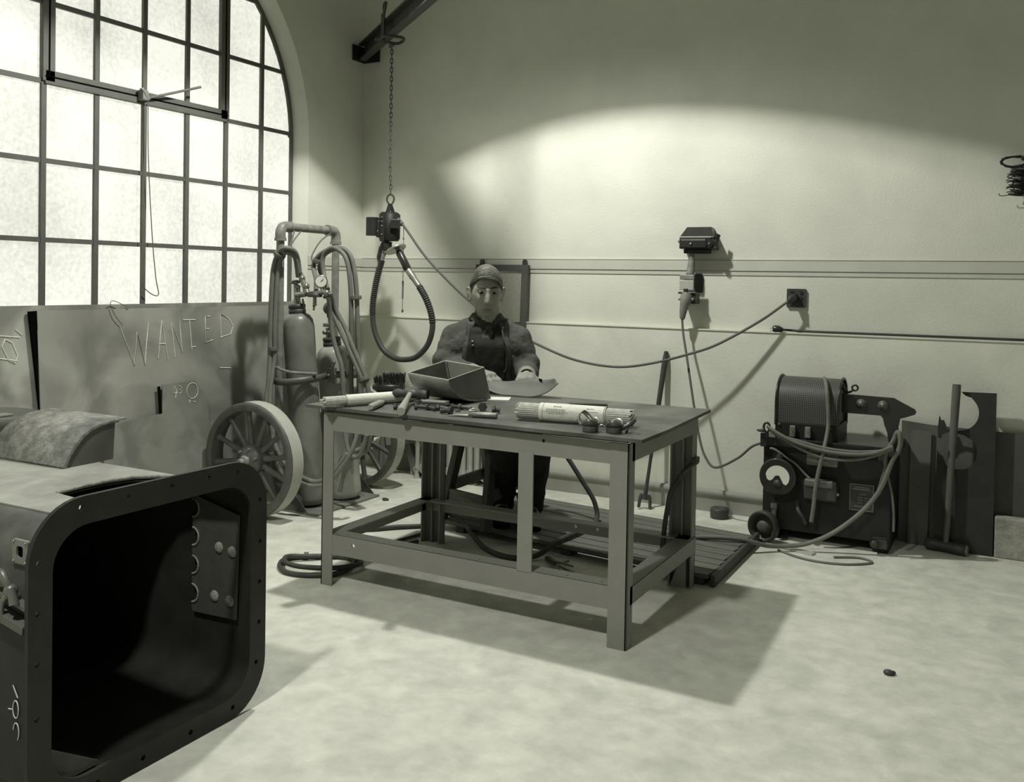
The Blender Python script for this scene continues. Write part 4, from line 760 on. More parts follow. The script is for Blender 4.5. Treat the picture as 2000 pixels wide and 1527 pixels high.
# curved trough being welded: quarter-round section, opening upwards
def quarter(name, sec, x0, x1, dz0, dz1, mshell, mend, label, cat, weld=True, base=None, end2=True, th=0.004, dx=0.0):
    t = thing(name, base, label, cat)
    A = [Vector((x0, p[0], p[1]+dz0)) for p in sec]; B = [Vector((x1+dx, p[0], p[1]+dz1)) for p in sec]
    MB().loft([A, B]).build('curved_shell', mshell, t, solid=th)
    return t, A, B
sec = [(-1.833, 0.820)]+[(p[0], p[1]) for p in [(-1.822, 0.800), (-1.800, 0.777), (-1.770, 0.757), (-1.73, 0.740), (-1.68, 0.726), (-1.629, 0.718), (-1.57, 0.713), (-1.493, 0.7135)]]
tr_ = thing('curved_trough', (1.74, -1.66, TT), 'welded quarter round steel trough open at the top', 'trough')
X1, X0 = 1.832, 1.645
zt = lambda x: (X1-x)*0.085
def tsec(x): return [Vector((x, p[0], p[1]+zt(x)*max(0, min(1, (p[1]-0.71)/0.11)))) for p in sec]
Ls = tsec(X1); Rs = tsec(X0)
Cb, Ct = Vector((X1, -1.493, 0.7135)), Vector((X1, -1.554, 0.849)); Cb0, Ct0 = Vector((X0, -1.493, 0.7135)), Vector((X0, -1.554, 0.866))
MB().loft([Rs, Ls]).build('curved_shell', 'plate', tr_, solid=0.0045)
MB().loft([[Cb0, Ct0], [Cb, Ct]], smooth=False).build('back_plate', 'plate', tr_, solid=0.0045)
def endplate(x, S, Ct_, nm, m):
    pts = [Ct_]+list(S); n = len(pts); d = Vector((0.0045, 0, 0)); b = MB(); b.add(pts+[p+d for p in pts], [tuple(range(n)), tuple(range(2*n-1, n-1, -1))]+[(i, (i+1) % n, n+(i+1) % n, n+i) for i in range(n)]); return b.build(nm, m, tr_)
endplate(X1, Ls, Ct, 'end_plate', 'plate_back'); endplate(X0, Rs, Ct0, 'end_plate', 'plate_back')
b = MB(); path = [p+Vector((0.004, -0.003, -0.001)) for p in Ls]; b.tube(spline(path, 4), 0.0042, 6); b.build('weld_bead', 'grit', tr_)
b = MB(); b.tube([Ls[0]+Vector((0.003, 0, 0)), Ct+Vector((0.003, 0, 0))], 0.0022, 5); b.tube([Ls[0], Rs[0]], 0.0022, 5); b.tube([Rs[0], Ct0], 0.0022, 5); b.tube([Ct, Ct0], 0.0022, 5); b.build('bright_edge', 'rim', tr_)
b = MB(); b.tube([Ct0+Vector((0.006, -0.006, -0.004)), Cb0+Vector((0.006, -0.02, 0.006))], 0.005, 6); b.build('weld_bead', 'grit', tr_)
# loose curved sheet under the man's hands
cs = thing('curved_sheet', (1.89, -1.33, TT), 'dark curved steel sheet with ragged edge under the gloves', 'steel sheet')
bot = spline([(1.700, -1.345, 0.752), (1.735, -1.352, 0.732), (1.803, -1.358, 0.714), (1.885, -1.360, 0.7135), (1.967, -1.358, 0.7145), (2.030, -1.345, 0.738), (2.072, -1.325, 0.778)], 4)
tp = spline([(1.675, -1.270, 0.772), (1.730, -1.270, 0.765), (1.795, -1.270, 0.762), (1.870, -1.270, 0.776), (1.922, -1.272, 0.786), (1.985, -1.278, 0.782), (2.040, -1.295, 0.794)], 4)
n_ = len(bot); rows = []
for k in range(7):
    t = k/6; rows.append([bot[i].lerp(tp[i], t)+Vector((0, 0.006*math.sin(PI*t), -0.010*math.sin(PI*t))) for i in range(n_)])
MB().loft(rows).build('sheet', 'plate_back', cs, solid=0.004)
b = MB(); b.add([tp[-7], tp[-6], tp[-6].lerp(bot[-6], 0.16), tp[-7].lerp(bot[-7], 0.10)], [(0, 1, 2, 3)]); b.build('edge_notch', 'hole', cs, solid=0.007)

# ------------------------------------------------------------------ floor things under and round the table
pa = thing('duckboard', (2.05, -0.90, 0), 'slatted wooden duckboard on the floor behind the table', 'duckboard')
A0, U_, Vv = Vector((1.386, -1.11, 0)), Vector((1.347, -0.165, 0)), Vector((0.0, 0.70, 0)); Uu = U_.normalized()
for k in range(9):
    s = k/9.0; p = A0+Vv*s+Vector((0, 0.03, 0.040)); e = random.uniform(-.012, .012)
    MB().beam(p-Uu*0.02+Uu*e, p+U_+Uu*e*0.3, 0.069, 0.018).build('slat', 'wood', pa, bevel=0.002)
for t in (0.06, 0.5, 0.965):
    p = A0+U_*t+Vector((0, 0.0, 0.016)); MB().beam(p, p+Vv, 0.045, 0.030).build('batten', 'woodd', pa, bevel=0.002)
MB().beam(A0+U_+Uu*0.012+Vector((0, 0.0, 0.025)), A0+U_+Vv+Uu*0.012+Vector((0, 0.05, 0.025)), 0.018, 0.048).build('end_board', 'woodd', pa, bevel=0.002)
# stool
st = thing('wooden_stool', (1.50, -0.93, 0.05), 'rough four legged wooden stool under the seated man', 'stool')
MB().box(1.335, 1.665, -1.085, -0.70, 0.432, 0.460).build('seat', 'wood', st, bevel=0.006)
for nm, p, q in (('leg', (1.655, -1.205, 0.05), (1.600, -1.05, 0.435)), ('leg', (1.345, -1.085, 0.05), (1.405, -1.02, 0.435)), ('leg', (1.60, -0.62, 0.052), (1.59, -0.80, 0.435)), ('leg', (1.345, -0.62, 0.052), (1.41, -0.80, 0.435))):
    MB().beam(p, q, 0.052, 0.036, up=(0.5, 0.86, 0)).build(nm, 'woodd', st, bevel=0.003)
MB().beam((1.35, -1.065, 0.165), (1.645, -1.15, 0.165), 0.024, 0.062).build('stretcher', 'wood', st, bevel=0.003)
MB().beam((1.645, -1.15, 0.20), (1.60, -0.66, 0.20), 0.022, 0.055).build('stretcher', 'wood', st, bevel=0.003)
MB().beam((1.352, -1.06, 0.20), (1.352, -0.66, 0.20), 0.022, 0.055).build('stretcher', 'wood', st, bevel=0.003)
# radiator
ra = thing('radiator', (0.88, -0.13, 0), 'column radiator standing low against back wall behind table', 'radiator')
src = None
for k in range(14):
    x = 0.60+k*0.047
    if src is None:
        b = MB()
        for dy in (-0.055, 0.0, 0.055):
            b.tube([(0, dy, 0.06), (0, dy, 0.09), (0, dy, 0.50), (0, dy, 0.53)], [0.020, 0.0145, 0.0145, 0.02], 8)
        b.tube([(0, -0.07, 0.055), (0, 0.07, 0.055)], 0.022, 8); b.tube([(0, -0.07, 0.535), (0, 0.07, 0.535)], 0.022, 8)
        src = b.build('column', 'rad', None); src.parent = ra; src.matrix_parent_inverse = Matrix.Translation(-ra.location); src.location = (x, -0.145, 0)
    else: share('column', src, ra, (x, -0.145, 0))
b = MB(); b.cyl((0.58, -0.145, 0.055), (1.23, -0.145, 0.055), 0.018, n=10); b.cyl((0.58, -0.145, 0.535), (1.23, -0.145, 0.535), 0.018, n=10); b.build('header', 'rad', ra)
for x in (0.60, 1.211):
    for dy in (-0.205, -0.085): MB().tube([(x, dy, 0.0), (x, dy, 0.012), (x, dy, 0.05)], [0.022, 0.016, 0.014], 8).build('foot', 'rad', ra)
b = MB(); b.tube([(0.58, -0.145, 0.055), (0.52, -0.145, 0.055)], 0.013, 8); b.ball((0.525, -0.145, 0.075), (0.022, 0.022, 0.026)); b.cyl((0.525, -0.145, 0.0), (0.525, -0.145, 0.07), 0.013, n=10); b.lathe([(0.010, 0), (0.022, 0.004), (0.022, 0.014), (0.01, 0.02)], (0.525, -0.145, 0.11), (0, 0, 1), 12); b.build('valve', 'rad', ra)
b = MB(); b.tube([(0.545, -0.05, 0.16), (0.48, -0.05, 0.16), (0.30, -0.05, 0.16), (0.05, -0.05, 0.16)], 0.024, 12); b.build('supply_pipe', 'wall', ra)
# saw-horse
sw = thing('trestle', (0.42, -0.27, 0), 'small wooden trestle by the corner beyond the cart', 'trestle')
MB().beam((0.395, -0.255, 0.0), (0.395, -0.245, 0.40), 0.050, 0.044, up=(0, 1, 0)).build('leg', 'woodv', sw, bevel=0.003)
MB().beam((0.56, -0.13, 0.0), (0.455, -0.20, 0.40), 0.045, 0.05, up=(0, 1, 0)).build('leg', 'woodv', sw, bevel=0.003)
MB().beam((0.28, -0.13, 0.0), (0.37, -0.20, 0.40), 0.045, 0.04, up=(0, 1, 0)).build('leg', 'woodv', sw, bevel=0.003)
MB().beam((0.415, -0.280, 0.235), (0.56, -0.170, 0.250), 0.03, 0.085).build('rail', 'woodv', sw, bevel=0.003)
MB().beam((0.30, -0.20, 0.42), (0.60, -0.20, 0.42), 0.09, 0.045).build('top_beam', 'woodv', sw, bevel=0.004)
# floor hoses and cables
cl = thing('floor_hose_coil', (1.2, -1.88, 0), 'thick hose looped on floor by left front table leg', 'hose')
MB().tube(spline([(1.270, -1.60, 0.011), (1.335, -1.745, 0.011), (1.384, -1.916, 0.011), (1.313, -2.006, 0.011), (1.199, -2.029, 0.011), (1.109, -1.972, 0.011), (1.075, -1.886, 0.011), (1.149, -1.80, 0.011), (1.28, -1.745, 0.011), (1.40, -1.80, 0.020), (1.37, -1.93, 0.030), (1.243, -1.990, 0.030), (1.141, -1.975, 0.030), (1.095, -1.905, 0.028), (1.150, -1.83, 0.018), (1.29, -1.70, 0.011), (1.35, -1.55, 0.011), (1.40, -1.38, 0.011)], 8), 0.0105, 8).build('hose', 'hosedark', cl)
tie((1.13, -1.83, 0.018), 0.015, (0.7, 0.6, 0), cl)
fcab = MB().tube(spline([(0.961, -1.427, 0.012), (1.084, -1.335, 0.012), (1.181, -1.225, 0.012), (1.270, -1.145, 0.012), (1.320, -1.10, 0.03), (1.345, -1.068, 0.065), (1.45, -1.10, 0.066), (1.60, -1.22, 0.03), (1.70, -1.30, 0.012), (1.80, -1.362, 0.012), (1.90, -1.372, 0.012), (1.98, -1.31, 0.02), (2.02, -1.22, 0.06), (2.042, -1.05, 0.066), (2.052, -0.876, 0.066), (2.030, -0.78, 0.066), (2.02, -0.75, 0.095), (1.997, -0.745, 0.155), (1.947, -0.745, 0.224), (1.876, -0.745, 0.317), (1.828, -0.745, 0.376), (1.80, -0.745, 0.40), (1.72, -0.74, 0.43)], 7), 0.0115, 8).build('welding_cable', 'hosedark')
tag(fcab, 'thick welding cable snaking over duckboard under the table', 'cable')
fc2 = MB().tube(spline([(1.30, -1.46, 0.009), (1.326, -1.336, 0.009), (1.345, -1.22, 0.009), (1.365, -1.16, 0.012)], 6), 0.007, 6).build('floor_cable', 'hosedark'); tag(fc2, 'thin cable end on floor left of rear table leg', 'cable')
hl = thing('electrode_holder', (2.10, -1.36, 0), 'clamp shaped electrode holder lying under the table', 'tool')
b = MB(); b.beam((2.02, -1.30, 0.012), (2.10, -1.37, 0.018), 0.022, 0.018); b.build('grip', 'hosedark', hl, bevel=0.004)
b = MB(); b.beam((2.10, -1.37, 0.018), (2.20, -1.42, 0.010), 0.012, 0.01); b.beam((2.10, -1.36, 0.018), (2.12, -1.29, 0.012), 0.010, 0.01); b.beam((2.09, -1.37, 0.03), (2.17, -1.35, 0.012), 0.010, 0.008); b.beam((2.12, -1.385, 0.01), (2.18, -1.47, 0.008), 0.008, 0.008); b.build('jaws', 'steelmid', hl, bevel=0.002)
lh = MB().tube(spline([(2.683, -1.315, 0.505), (2.655, -1.355, 0.48), (2.625, -1.355, 0.435), (2.590, -1.35, 0.38), (2.578, -1.35, 0.317), (2.568, -1.35, 0.25), (2.562, -1.35, 0.19), (2.555, -1.36, 0.10), (2.53, -1.40, 0.02), (2.47, -1.50, 0.012)], 6), 0.0105, 8).build('table_cable', 'hosedark'); tag(lh, 'dark cable clipped to the right rear table leg', 'cable')
# wrench bar leaning on the wall
wr_ = thing('fork_wrench', (2.05, -0.17, 0), 'long bar with forked foot leaning on the back wall', 'wrench')
P0, P1 = Vector((2.062, -0.195, 0.05)), Vector((2.117, -0.050, 0.842)); dd = (P1-P0).normalized()
MB().tube([P0, P0+dd*0.06, P0+dd*0.2, P1-dd*0.30, P1-dd*0.06, P1], [0.013, 0.010, 0.009, 0.013, 0.016, 0.011], 10).build('shaft', 'iron', wr_)
sd = Vector((0.9, 0.25, -0.1)).normalized()
b = MB(); b.beam(P0+dd*0.015-sd*0.030, P0+dd*0.015+sd*0.030, 0.014, 0.03, up=dd); b.beam(P0-sd*0.025+dd*0.02, P0-sd*0.030-Vector((0, 0.006, 0.045)), 0.014, 0.018, up=(0, 1, 0)); b.beam(P0+sd*0.025+dd*0.02, P0+sd*0.030-Vector((0, 0.002, 0.043)), 0.014, 0.018, up=(0, 1, 0)); b.build('fork', 'iron', wr_, bevel=0.003)
b = MB(); b.lathe([(0.046, 0.0), (0.048, 0.006), (0.048, 0.046), (0.044, 0.052), (0.020, 0.052), (0.016, 0.046), (0.001, 0.046)], (2.462, -0.165, 0), (0, 0, 1), 28); tag(b.build('iron_weight', 'iron'), 'low round iron weight on floor by the baseboard', 'weight')
for (x, y, z, lab) in ((3.46, -1.81, 0.008, 'small dark lump on open floor at right'), (0.78, -0.78, 0.007, 'small dark scrap on floor beyond the cart')):
    b = MB(); b.ball((x, y, z), (0.017, 0.013, 0.009), 7, 5); b.ball((x+0.012, y+0.006, z*0.9), (0.010, 0.009, 0.007), 6, 4); tag(b.build('floor_scrap', 'iron'), lab, 'scrap')

# ------------------------------------------------------------------ boiler casing in the foreground
bo = thing('boiler_casing', (1.3, -3.3, 0), 'big boxy boiler casing with bolted flange lying open in front', 'boiler casing')
FX = 1.918
outer = rrect(-3.657, -2.930, 0.002, 0.706, 0.135, 10); inner = rrect(-3.599, -2.991, 0.060, 0.641, 0.090, 10)
holes = [(-3.528, .681), (-3.397, .680), (-3.269, .680), (-3.148, .680), (-3.045, .676), (-2.958, .585), (-2.956, .467), (-2.956, .353), (-2.956, .239), (-2.966, .128), (-3.053, .034), (-3.632, .58), (-3.634, .47), (-3.634, .36), (-3.634, .24), (-3.60, .07), (-3.20, .028), (-3.35, .028), (-3.48, .028)]
me = flat('flange', outer, [inner]+[circ(y, z, 0.0072, 10) for y, z in holes], 0.012); place(me, (FX, 0, 0), (0, 1, 0), (0, 0, 1)); put('flange', me, 'black', bo, bevel=0.001)
def shell_path(y0, y1, z0, z1, r, n=6):
    P = [(y0+r, z1)]
    for cy, cz, a in ((y0+r, z1-r, PI/2), (y0+r, z0+r, PI), (y1-r, z0+r, 1.5*PI), (y1-r, z1-r, 2*PI)):
        for i in range(n+1):
            t = a+PI/2*i/n; P.append((cy+r*math.cos(t), cz+r*math.sin(t)))
    return P
SY0, SY1, SZ0, SZ1 = -3.604, -2.986, 0.052, 0.648
XB = 0.45
P = shell_path(SY0, SY1, SZ0, SZ1, 0.085)
MB().loft([[Vector((x, p[0], p[1])) for p in P] for x in (XB, 1.2, FX-0.006)]).build('side_wrapper', 'side', bo, fix=False)
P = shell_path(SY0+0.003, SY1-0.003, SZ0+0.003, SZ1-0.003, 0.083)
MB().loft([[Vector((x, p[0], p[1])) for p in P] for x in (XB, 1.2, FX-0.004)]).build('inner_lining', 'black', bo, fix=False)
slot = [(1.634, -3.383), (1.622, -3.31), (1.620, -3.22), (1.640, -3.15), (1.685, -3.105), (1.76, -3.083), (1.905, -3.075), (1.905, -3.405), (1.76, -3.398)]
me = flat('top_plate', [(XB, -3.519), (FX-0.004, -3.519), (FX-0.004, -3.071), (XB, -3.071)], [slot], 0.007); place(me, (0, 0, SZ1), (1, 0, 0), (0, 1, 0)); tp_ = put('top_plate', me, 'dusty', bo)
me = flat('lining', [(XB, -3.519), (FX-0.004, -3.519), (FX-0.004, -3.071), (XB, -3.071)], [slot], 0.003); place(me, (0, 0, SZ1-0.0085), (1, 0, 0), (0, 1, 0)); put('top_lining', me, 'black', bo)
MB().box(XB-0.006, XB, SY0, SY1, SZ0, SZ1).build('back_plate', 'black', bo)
b = MB(); b.tube([(p[0], p[1], SZ1+0.002) for p in slot[:7]], 0.0045, 6); b.build('cut_edge', 'grit', tp_)
b = MB(); o2 = [Vector((FX+0.006, p[0], p[1])) for p in outer]; b.tube([p for p in o2 if p.z > 0.35], 0.0018, 5) if False else None
# riveted inner panel with scalloped tube holes
sc = [(1.880, 0.250), (1.887, 0.545), (1.716, 0.582)]
for k in range(4):
    zc = 0.545-0.082*k; 
    for i in range(7):
        t = PI/2-PI*i/6; sc.append((1.712+0.020*max(0, math.cos(t)), zc+0.022*math.sin(t)))
    sc.append((1.708, zc-0.041))
sc += [(1.712, 0.245)]
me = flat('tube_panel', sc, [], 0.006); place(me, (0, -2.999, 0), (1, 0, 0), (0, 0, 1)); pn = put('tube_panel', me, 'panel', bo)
for (x, z) in ((1.815, 0.445), (1.800, 0.305), (1.865, 0.440), (1.858, 0.300)):
    MB().lathe([(0.016, 0), (0.014, 0.004), (0.006, 0.007), (0.001, 0.0075)], (x, -3.003, z), (0, -1, 0), 14).build('rivet', 'grit', pn)
b = MB()
for k in range(4): b.tube([(1.712+0.024*math.cos(t), -3.004, 0.545-0.082*k+0.026*math.sin(t)) for t in [PI/2-PI*i/8 for i in range(9)]], 0.003, 5)
b.build('hole_rim', 'grit', pn)
b = MB(); b.add([(1.908, -3.600, 0.155), (1.908, -3.595, 0.085), (1.908, -3.50, 0.066), (1.905, -3.46, 0.066), (1.895, -3.60, 0.155), (1.895, -3.595, 0.085), (1.895, -3.50, 0.066), (1.895, -3.46, 0.066)], [(0, 1, 2, 3), (7, 6, 5, 4), (0, 4, 5, 1), (1, 5, 6, 2), (2, 6, 7, 3), (3, 7, 4, 0)]); b.build('light_patch_plate', 'panel', bo)  # added paler plate standing in for the light patch on the inner bottom
# fittings on the near side
me = flat('port_plate', rrect(1.828, 1.882, 0.572, 0.626, 0.004, 2), [rrect(1.843, 1.866, 0.586, 0.612, 0.006, 3)], 0.007); place(me, (0, SY0-0.003, 0), (1, 0, 0), (0, 0, 1)); pp = put('port_plate', me, 'plate_mid', bo)
MB().box(1.843, 1.866, SY0-0.0015, SY0-0.0005, 0.586, 0.612).build('port_hole', 'hole', pp)
for (x, z) in ((1.834, 0.577), (1.876, 0.577), (1.834, 0.621), (1.876, 0.621)): MB().ball((x, SY0-0.007, z), 0.003, 6, 5).build('screw', 'steel', pp)
b = MB(); b.tube(spline([(1.79, SY0-0.03, 0.545), (1.825, SY0-0.03, 0.555), (1.845, SY0-0.03, 0.535), (1.855, SY0-0.02, 0.515)], 4), 0.009, 8); b.ball((1.852, SY0-0.025, 0.517), 0.016, 10, 8); b.tube([(1.86, SY0-0.03, 0.525), (1.872, SY0-0.03, 0.49)], [0.008, 0.011], 8); b.tube(spline([(1.845, SY0-0.02, 0.51), (1.83, SY0-0.03, 0.49), (1.825, SY0-0.03, 0.45)], 3), 0.007, 8); b.build('cock', 'steelmid', bo)
b = MB(); b.beam((1.78, SY0-0.018, 0.46), (1.905, SY0-0.018, 0.437), 0.03, 0.02); b.beam((1.78, SY0-0.012, 0.505), (1.905, SY0-0.012, 0.478), 0.02, 0.012); b.build('side_ledge', 'plate_back', bo, bevel=0.002)
MB().box(1.45, 1.905, SY0-0.012, SY0-0.0005, 0.06, 0.422).build('ash_door', 'black', bo, bevel=0.003)
chalk('chalk_writing', [[(1.868, SY0-0.014, 0.325), (1.885, SY0-0.014, 0.300)], [(1.878+0.010*math.cos(t), SY0-0.014, 0.272+0.020*math.sin(t)) for t in [2*PI*i/14 for i in range(15)]], [(1.868, SY0-0.014, 0.27), (1.852, SY0-0.014, 0.268)], [(1.880+0.010*math.cos(t), SY0-0.014, 0.222+0.020*math.sin(t)) for t in [-1+4.0*i/12 for i in range(13)]]], bo, 0.0016)
# quarter round hood standing on the casing
qh = thing('quarter_hood', (1.2, -3.1, 0.652), 'quarter round welded steel hood standing on boiler casing', 'hood')
sec = spline([(0, -3.184, 0.653), (0, -3.176, 0.675), (0, -3.161, 0.698), (0, -3.128, 0.735), (0, -3.080, 0.760), (0, -3.03, 0.769), (0, -2.972, 0.772)], 5)
def ss(x, k=0): return [Vector((x, p.y-0.02*k, p.z+(0.006*k))) for p in sec]
MB().loft([ss(1.055, 0.5), ss(1.22, 0.25), ss(1.392)]).build('curved_shell', 'grit', qh, solid=0.005)
pts = [Vector((1.383, p.y+0.006, p.z-0.003)) for p in sec if p.y < -3.01]+[Vector((1.383, -3.010, 0.764)), Vector((1.383, -3.016, 0.653))]
n = len(pts); d = Vector((0.004, 0, 0)); b = MB(); b.add(pts+[p+d for p in pts], [tuple(range(n)), tuple(range(2*n-1, n-1, -1))]+[(i, (i+1) % n, n+(i+1) % n, n+i) for i in range(n)]); b.build('end_plate', 'plate_back', qh)
b = MB(); b.box(1.06, 1.385, -3.020, -3.015, 0.653, 0.766); b.build('back_plate', 'plate_back', qh)
b = MB(); wp = [Vector((1.388, p.y+0.004, p.z-0.003)) for p in sec if p.y < -3.0]
fine = spline(wp, 5); rr_ = [0.0045+0.0012*(i % 2)+random.uniform(0, .0006) for i in range(len(fine))]
b.tube(fine, rr_, 7); b.build('weld_bead', 'grit', qh)
# round drum top at the extreme left edge
dr = thing('round_drum', (0.33, -2.75, 0), 'round topped dark drum at extreme left behind boiler casing', 'drum')
b = MB(); b.lathe([(0.165, 0.0), (0.170, 0.01), (0.170, 0.62), (0.182, 0.64), (0.182, 0.668), (0.176, 0.672)], (0.33, -2.75, 0), (0, 0, 1), 40); b.build('drum_body', 'plate_back', dr)
o = MB().box(0.42, 0.475, -2.80, -2.73, 0.673, 0.681).build('steel_scrap', 'steel', bevel=0.002); tag(o, 'bright flat scrap lying on drum at extreme left', 'scrap')
for o in C.objects:
    if o.parent == bo and o.name.split('.')[0] in ('port_plate', 'port_hole', 'cock', 'side_ledge'): o.location += Vector((-0.030, 0, -0.014))
    if o.parent == bo and o.name.startswith('chalk_writing'): o.location += Vector((-0.052, 0, -0.040))

# ------------------------------------------------------------------ welding transformer set on the right
def perf():
    m = mat('perforated_sheet', 0.05, 0.45, var=0.1); nt = m.node_tree; n = nt.nodes; L = nt.links; bs = n['Principled BSDF']
    tc = n.new('ShaderNodeTexCoord'); mp = n.new('ShaderNodeMapping'); mp.inputs['Scale'].default_value = (115, 115, 115); L.new(tc.outputs['UV'], mp.inputs[0])
    vo = n.new('ShaderNodeTexVoronoi'); vo.inputs['Randomness'].default_value = 0.0; vo.inputs['Scale'].default_value = 1.0; L.new(mp.outputs[0], vo.inputs[0])
    r = n.new('ShaderNodeValToRGB'); r.color_ramp.elements[0].position = 0.30; r.color_ramp.elements[1].position = 0.42; r.color_ramp.elements[0].color = (0.008, 0.008, 0.007, 1); r.color_ramp.elements[1].color = G(0.13)
    L.new(vo.outputs['Distance'], r.inputs[0]); L.new(r.outputs[0], bs.inputs['Base Color'])
    return m
M['perf'] = perf()
we = thing('welding_set', (3.03, -0.25, 0), 'black electric welding transformer with perforated drum top by the wall', 'welder')
FY = -0.415
MB().box(2.738, 3.312, FY, -0.09, 0.05, 0.455).build('cabinet', 'black', we, bevel=0.006)
b = MB(); b.box(2.728, 3.336, FY-0.012, -0.08, 0.445, 0.487); b.build('lid', 'blackgloss', we, bevel=0.004)
MB().box(2.726, 2.757, FY-0.022, FY+0.02, 0.440, 0.505).build('corner_lug', 'blackgloss', we, bevel=0.003)
MB().box(3.255, 3.30, FY-0.026, FY, 0.425, 0.46).build('corner_lug', 'blackgloss', we, bevel=0.003)
for x in (2.78, 3.27):
    MB().box(x-0.035, x+0.035, FY+0.02, -0.12, 0.0, 0.052).build('foot', 'black', we, bevel=0.004)
# drum: half-barrel cover
DY, DR = -0.265, 0.125
def arcp(x, r, z0=0.645): return [Vector((x, DY-r, 0.545))]+[Vector((x, DY-r*math.cos(t), z0+r*math.sin(t))) for t in [PI*i/22 for i in range(23)]]+[Vector((x, DY+r, 0.545))]
A, B_ = arcp(2.790, DR), arcp(3.070, DR)
me = MB().loft([A, B_]).mesh('perforated_cover'); uv = me.uv_layers.new(name='UVMap'); cum = [0]
for i in range(1, len(A)): cum.append(cum[-1]+(A[i]-A[i-1]).length)
nA = len(A)
for p in me.polygons:
    for li in p.loop_indices:
        vi = me.loops[li].vertex_index; uv.data[li].uv = ((0.28 if vi >= nA else 0), cum[vi % nA])
put('perforated_cover', me, 'perf', we)
for nm, P_, x, r in (('end_ring', A, 2.787, DR+0.004), ('end_ring', B_, 3.073, DR+0.004)):
    MB().tube(arcp(x, r), 0.006, 6).build(nm, 'blackgloss', we)
for xx in (3.062, 2.798):
    b = MB(); pts = arcp(xx, DR-0.004); n = len(pts); b.add(pts, [tuple(range(n))]); b.build('end_disc', 'black', we, fix=False)
MB().box(2.786, 3.076, DY-DR-0.006, DY+DR+0.006, 0.485, 0.560).build('drum_base', 'black', we, bevel=0.003)
for x in (2.870, 2.940):
    b = MB(); b.box(x-0.013, x+0.013, DY-DR-0.022, DY-DR-0.004, 0.495, 0.548); b.build('terminal', 'steel', we, bevel=0.003)
    MB().cyl((x, DY-DR-0.015, 0.535), (x, DY-DR-0.032, 0.535), 0.010, n=6).build('terminal_nut', 'brass', we)
for x in (2.806, 3.04): MB().ball((x, DY-DR-0.008, 0.548), 0.006, 8, 6).build('screw', 'steelmid', we)
# arm plate to the right
me = flat('arm_plate', [(3.07, 0.612), (3.245, 0.612), (3.255, 0.600), (3.262, 0.570), (3.275, 0.535), (3.285, 0.480), (3.345, 0.480), (3.330, 0.520), (3.322, 0.560), (3.330, 0.605), (3.352, 0.612), (3.392, 0.628), (3.398, 0.640), (3.392, 0.652), (3.300, 0.698), (3.07, 0.702)], [], 0.014)
place(me, (0, -0.275, 0), (1, 0, 0), (0, 0, 1)); ar = put('arm_plate', me, 'blackgloss', we, bevel=0.002)
for x in (3.160, 3.255): MB().lathe([(0.024, 0.0), (0.024, 0.005), (0.014, 0.007), (0.014, 0.012), (0.001, 0.013)], (x, -0.283, 0.660), (0, -1, 0), 18).build('bolt', 'steelmid', ar)
MB().tube([(3.085, -0.275, 0.705), (3.106, -0.275, 0.712), (3.118, -0.275, 0.72)], 0.006, 6).build('eye_shank', 'blackgloss', we)
MB().tube([(3.128+0.013*math.cos(t), -0.275, 0.733+0.013*math.sin(t)) for t in [2*PI*i/14 for i in range(14)]], 0.005, 6, closed=True).build('eye_ring', 'blackgloss', we)
b = MB(); b.tube([(3.06, -0.275, 0.75), (3.09, -0.275, 0.715)], [0.016, 0.008], 8); b.build('eye_bracket', 'blackgloss', we)
# gauge
gc = Vector((2.822, FY-0.055, 0.312)); ax = Vector((-0.05, -1, 0.06)).normalized()
b = MB(); b.lathe([(0.060, -0.055), (0.072, -0.05), (0.076, 0.0), (0.085, 0.004), (0.087, 0.010), (0.082, 0.016), (0.072, 0.014)], gc, ax, 36); g_ = b.build('gauge_case', 'blackgloss', we)
b = MB(); b.lathe([(0.0735, 0.012), (0.0735, 0.0135), (0.001, 0.0138)], gc, ax, 36); b.build('gauge_plate', 'plate_mid', g_)
sx = ax.cross(Vector((0, 0, 1))).normalized()*-1; sx = Vector((1, -0.05, 0)).normalized(); su = sx.cross(ax)*-1
if su.z < 0: su = -su
pts = []
for i in range(19):
    t = PI*(0.98-0.98*i/18)-0.06; pts.append(gc+ax*0.0150+sx*0.056*math.cos(t)+su*0.052*math.sin(t))
low = [gc+ax*0.0150+sx*u+su*v for u, v in ((0.052, -0.022), (0.040, -0.036), (0.028, -0.030), (0.018, -0.006), (0.006, 0.006), (-0.010, 0.004), (-0.022, -0.014), (-0.036, -0.022), (-0.048, -0.016))]
b = MB(); ctr = gc+ax*0.0152+su*0.020; allp = pts+low; b.add([ctr]+allp, [(0, i+1, (i+1) % len(allp)+1) for i in range(len(allp))]); b.build('dial', 'white', g_, fix=False)
MB().lathe([(0.018, 0.013), (0.018, 0.018), (0.001, 0.019)], gc-su*0.032, ax, 18).build('adjuster', 'iron', g_)
b = MB(); b.cyl(gc+Vector((0, 0, 0.07)), gc+Vector((0.0, 0.03, 0.09)), 0.02, n=8); b.build('gauge_neck', 'blackgloss', we)
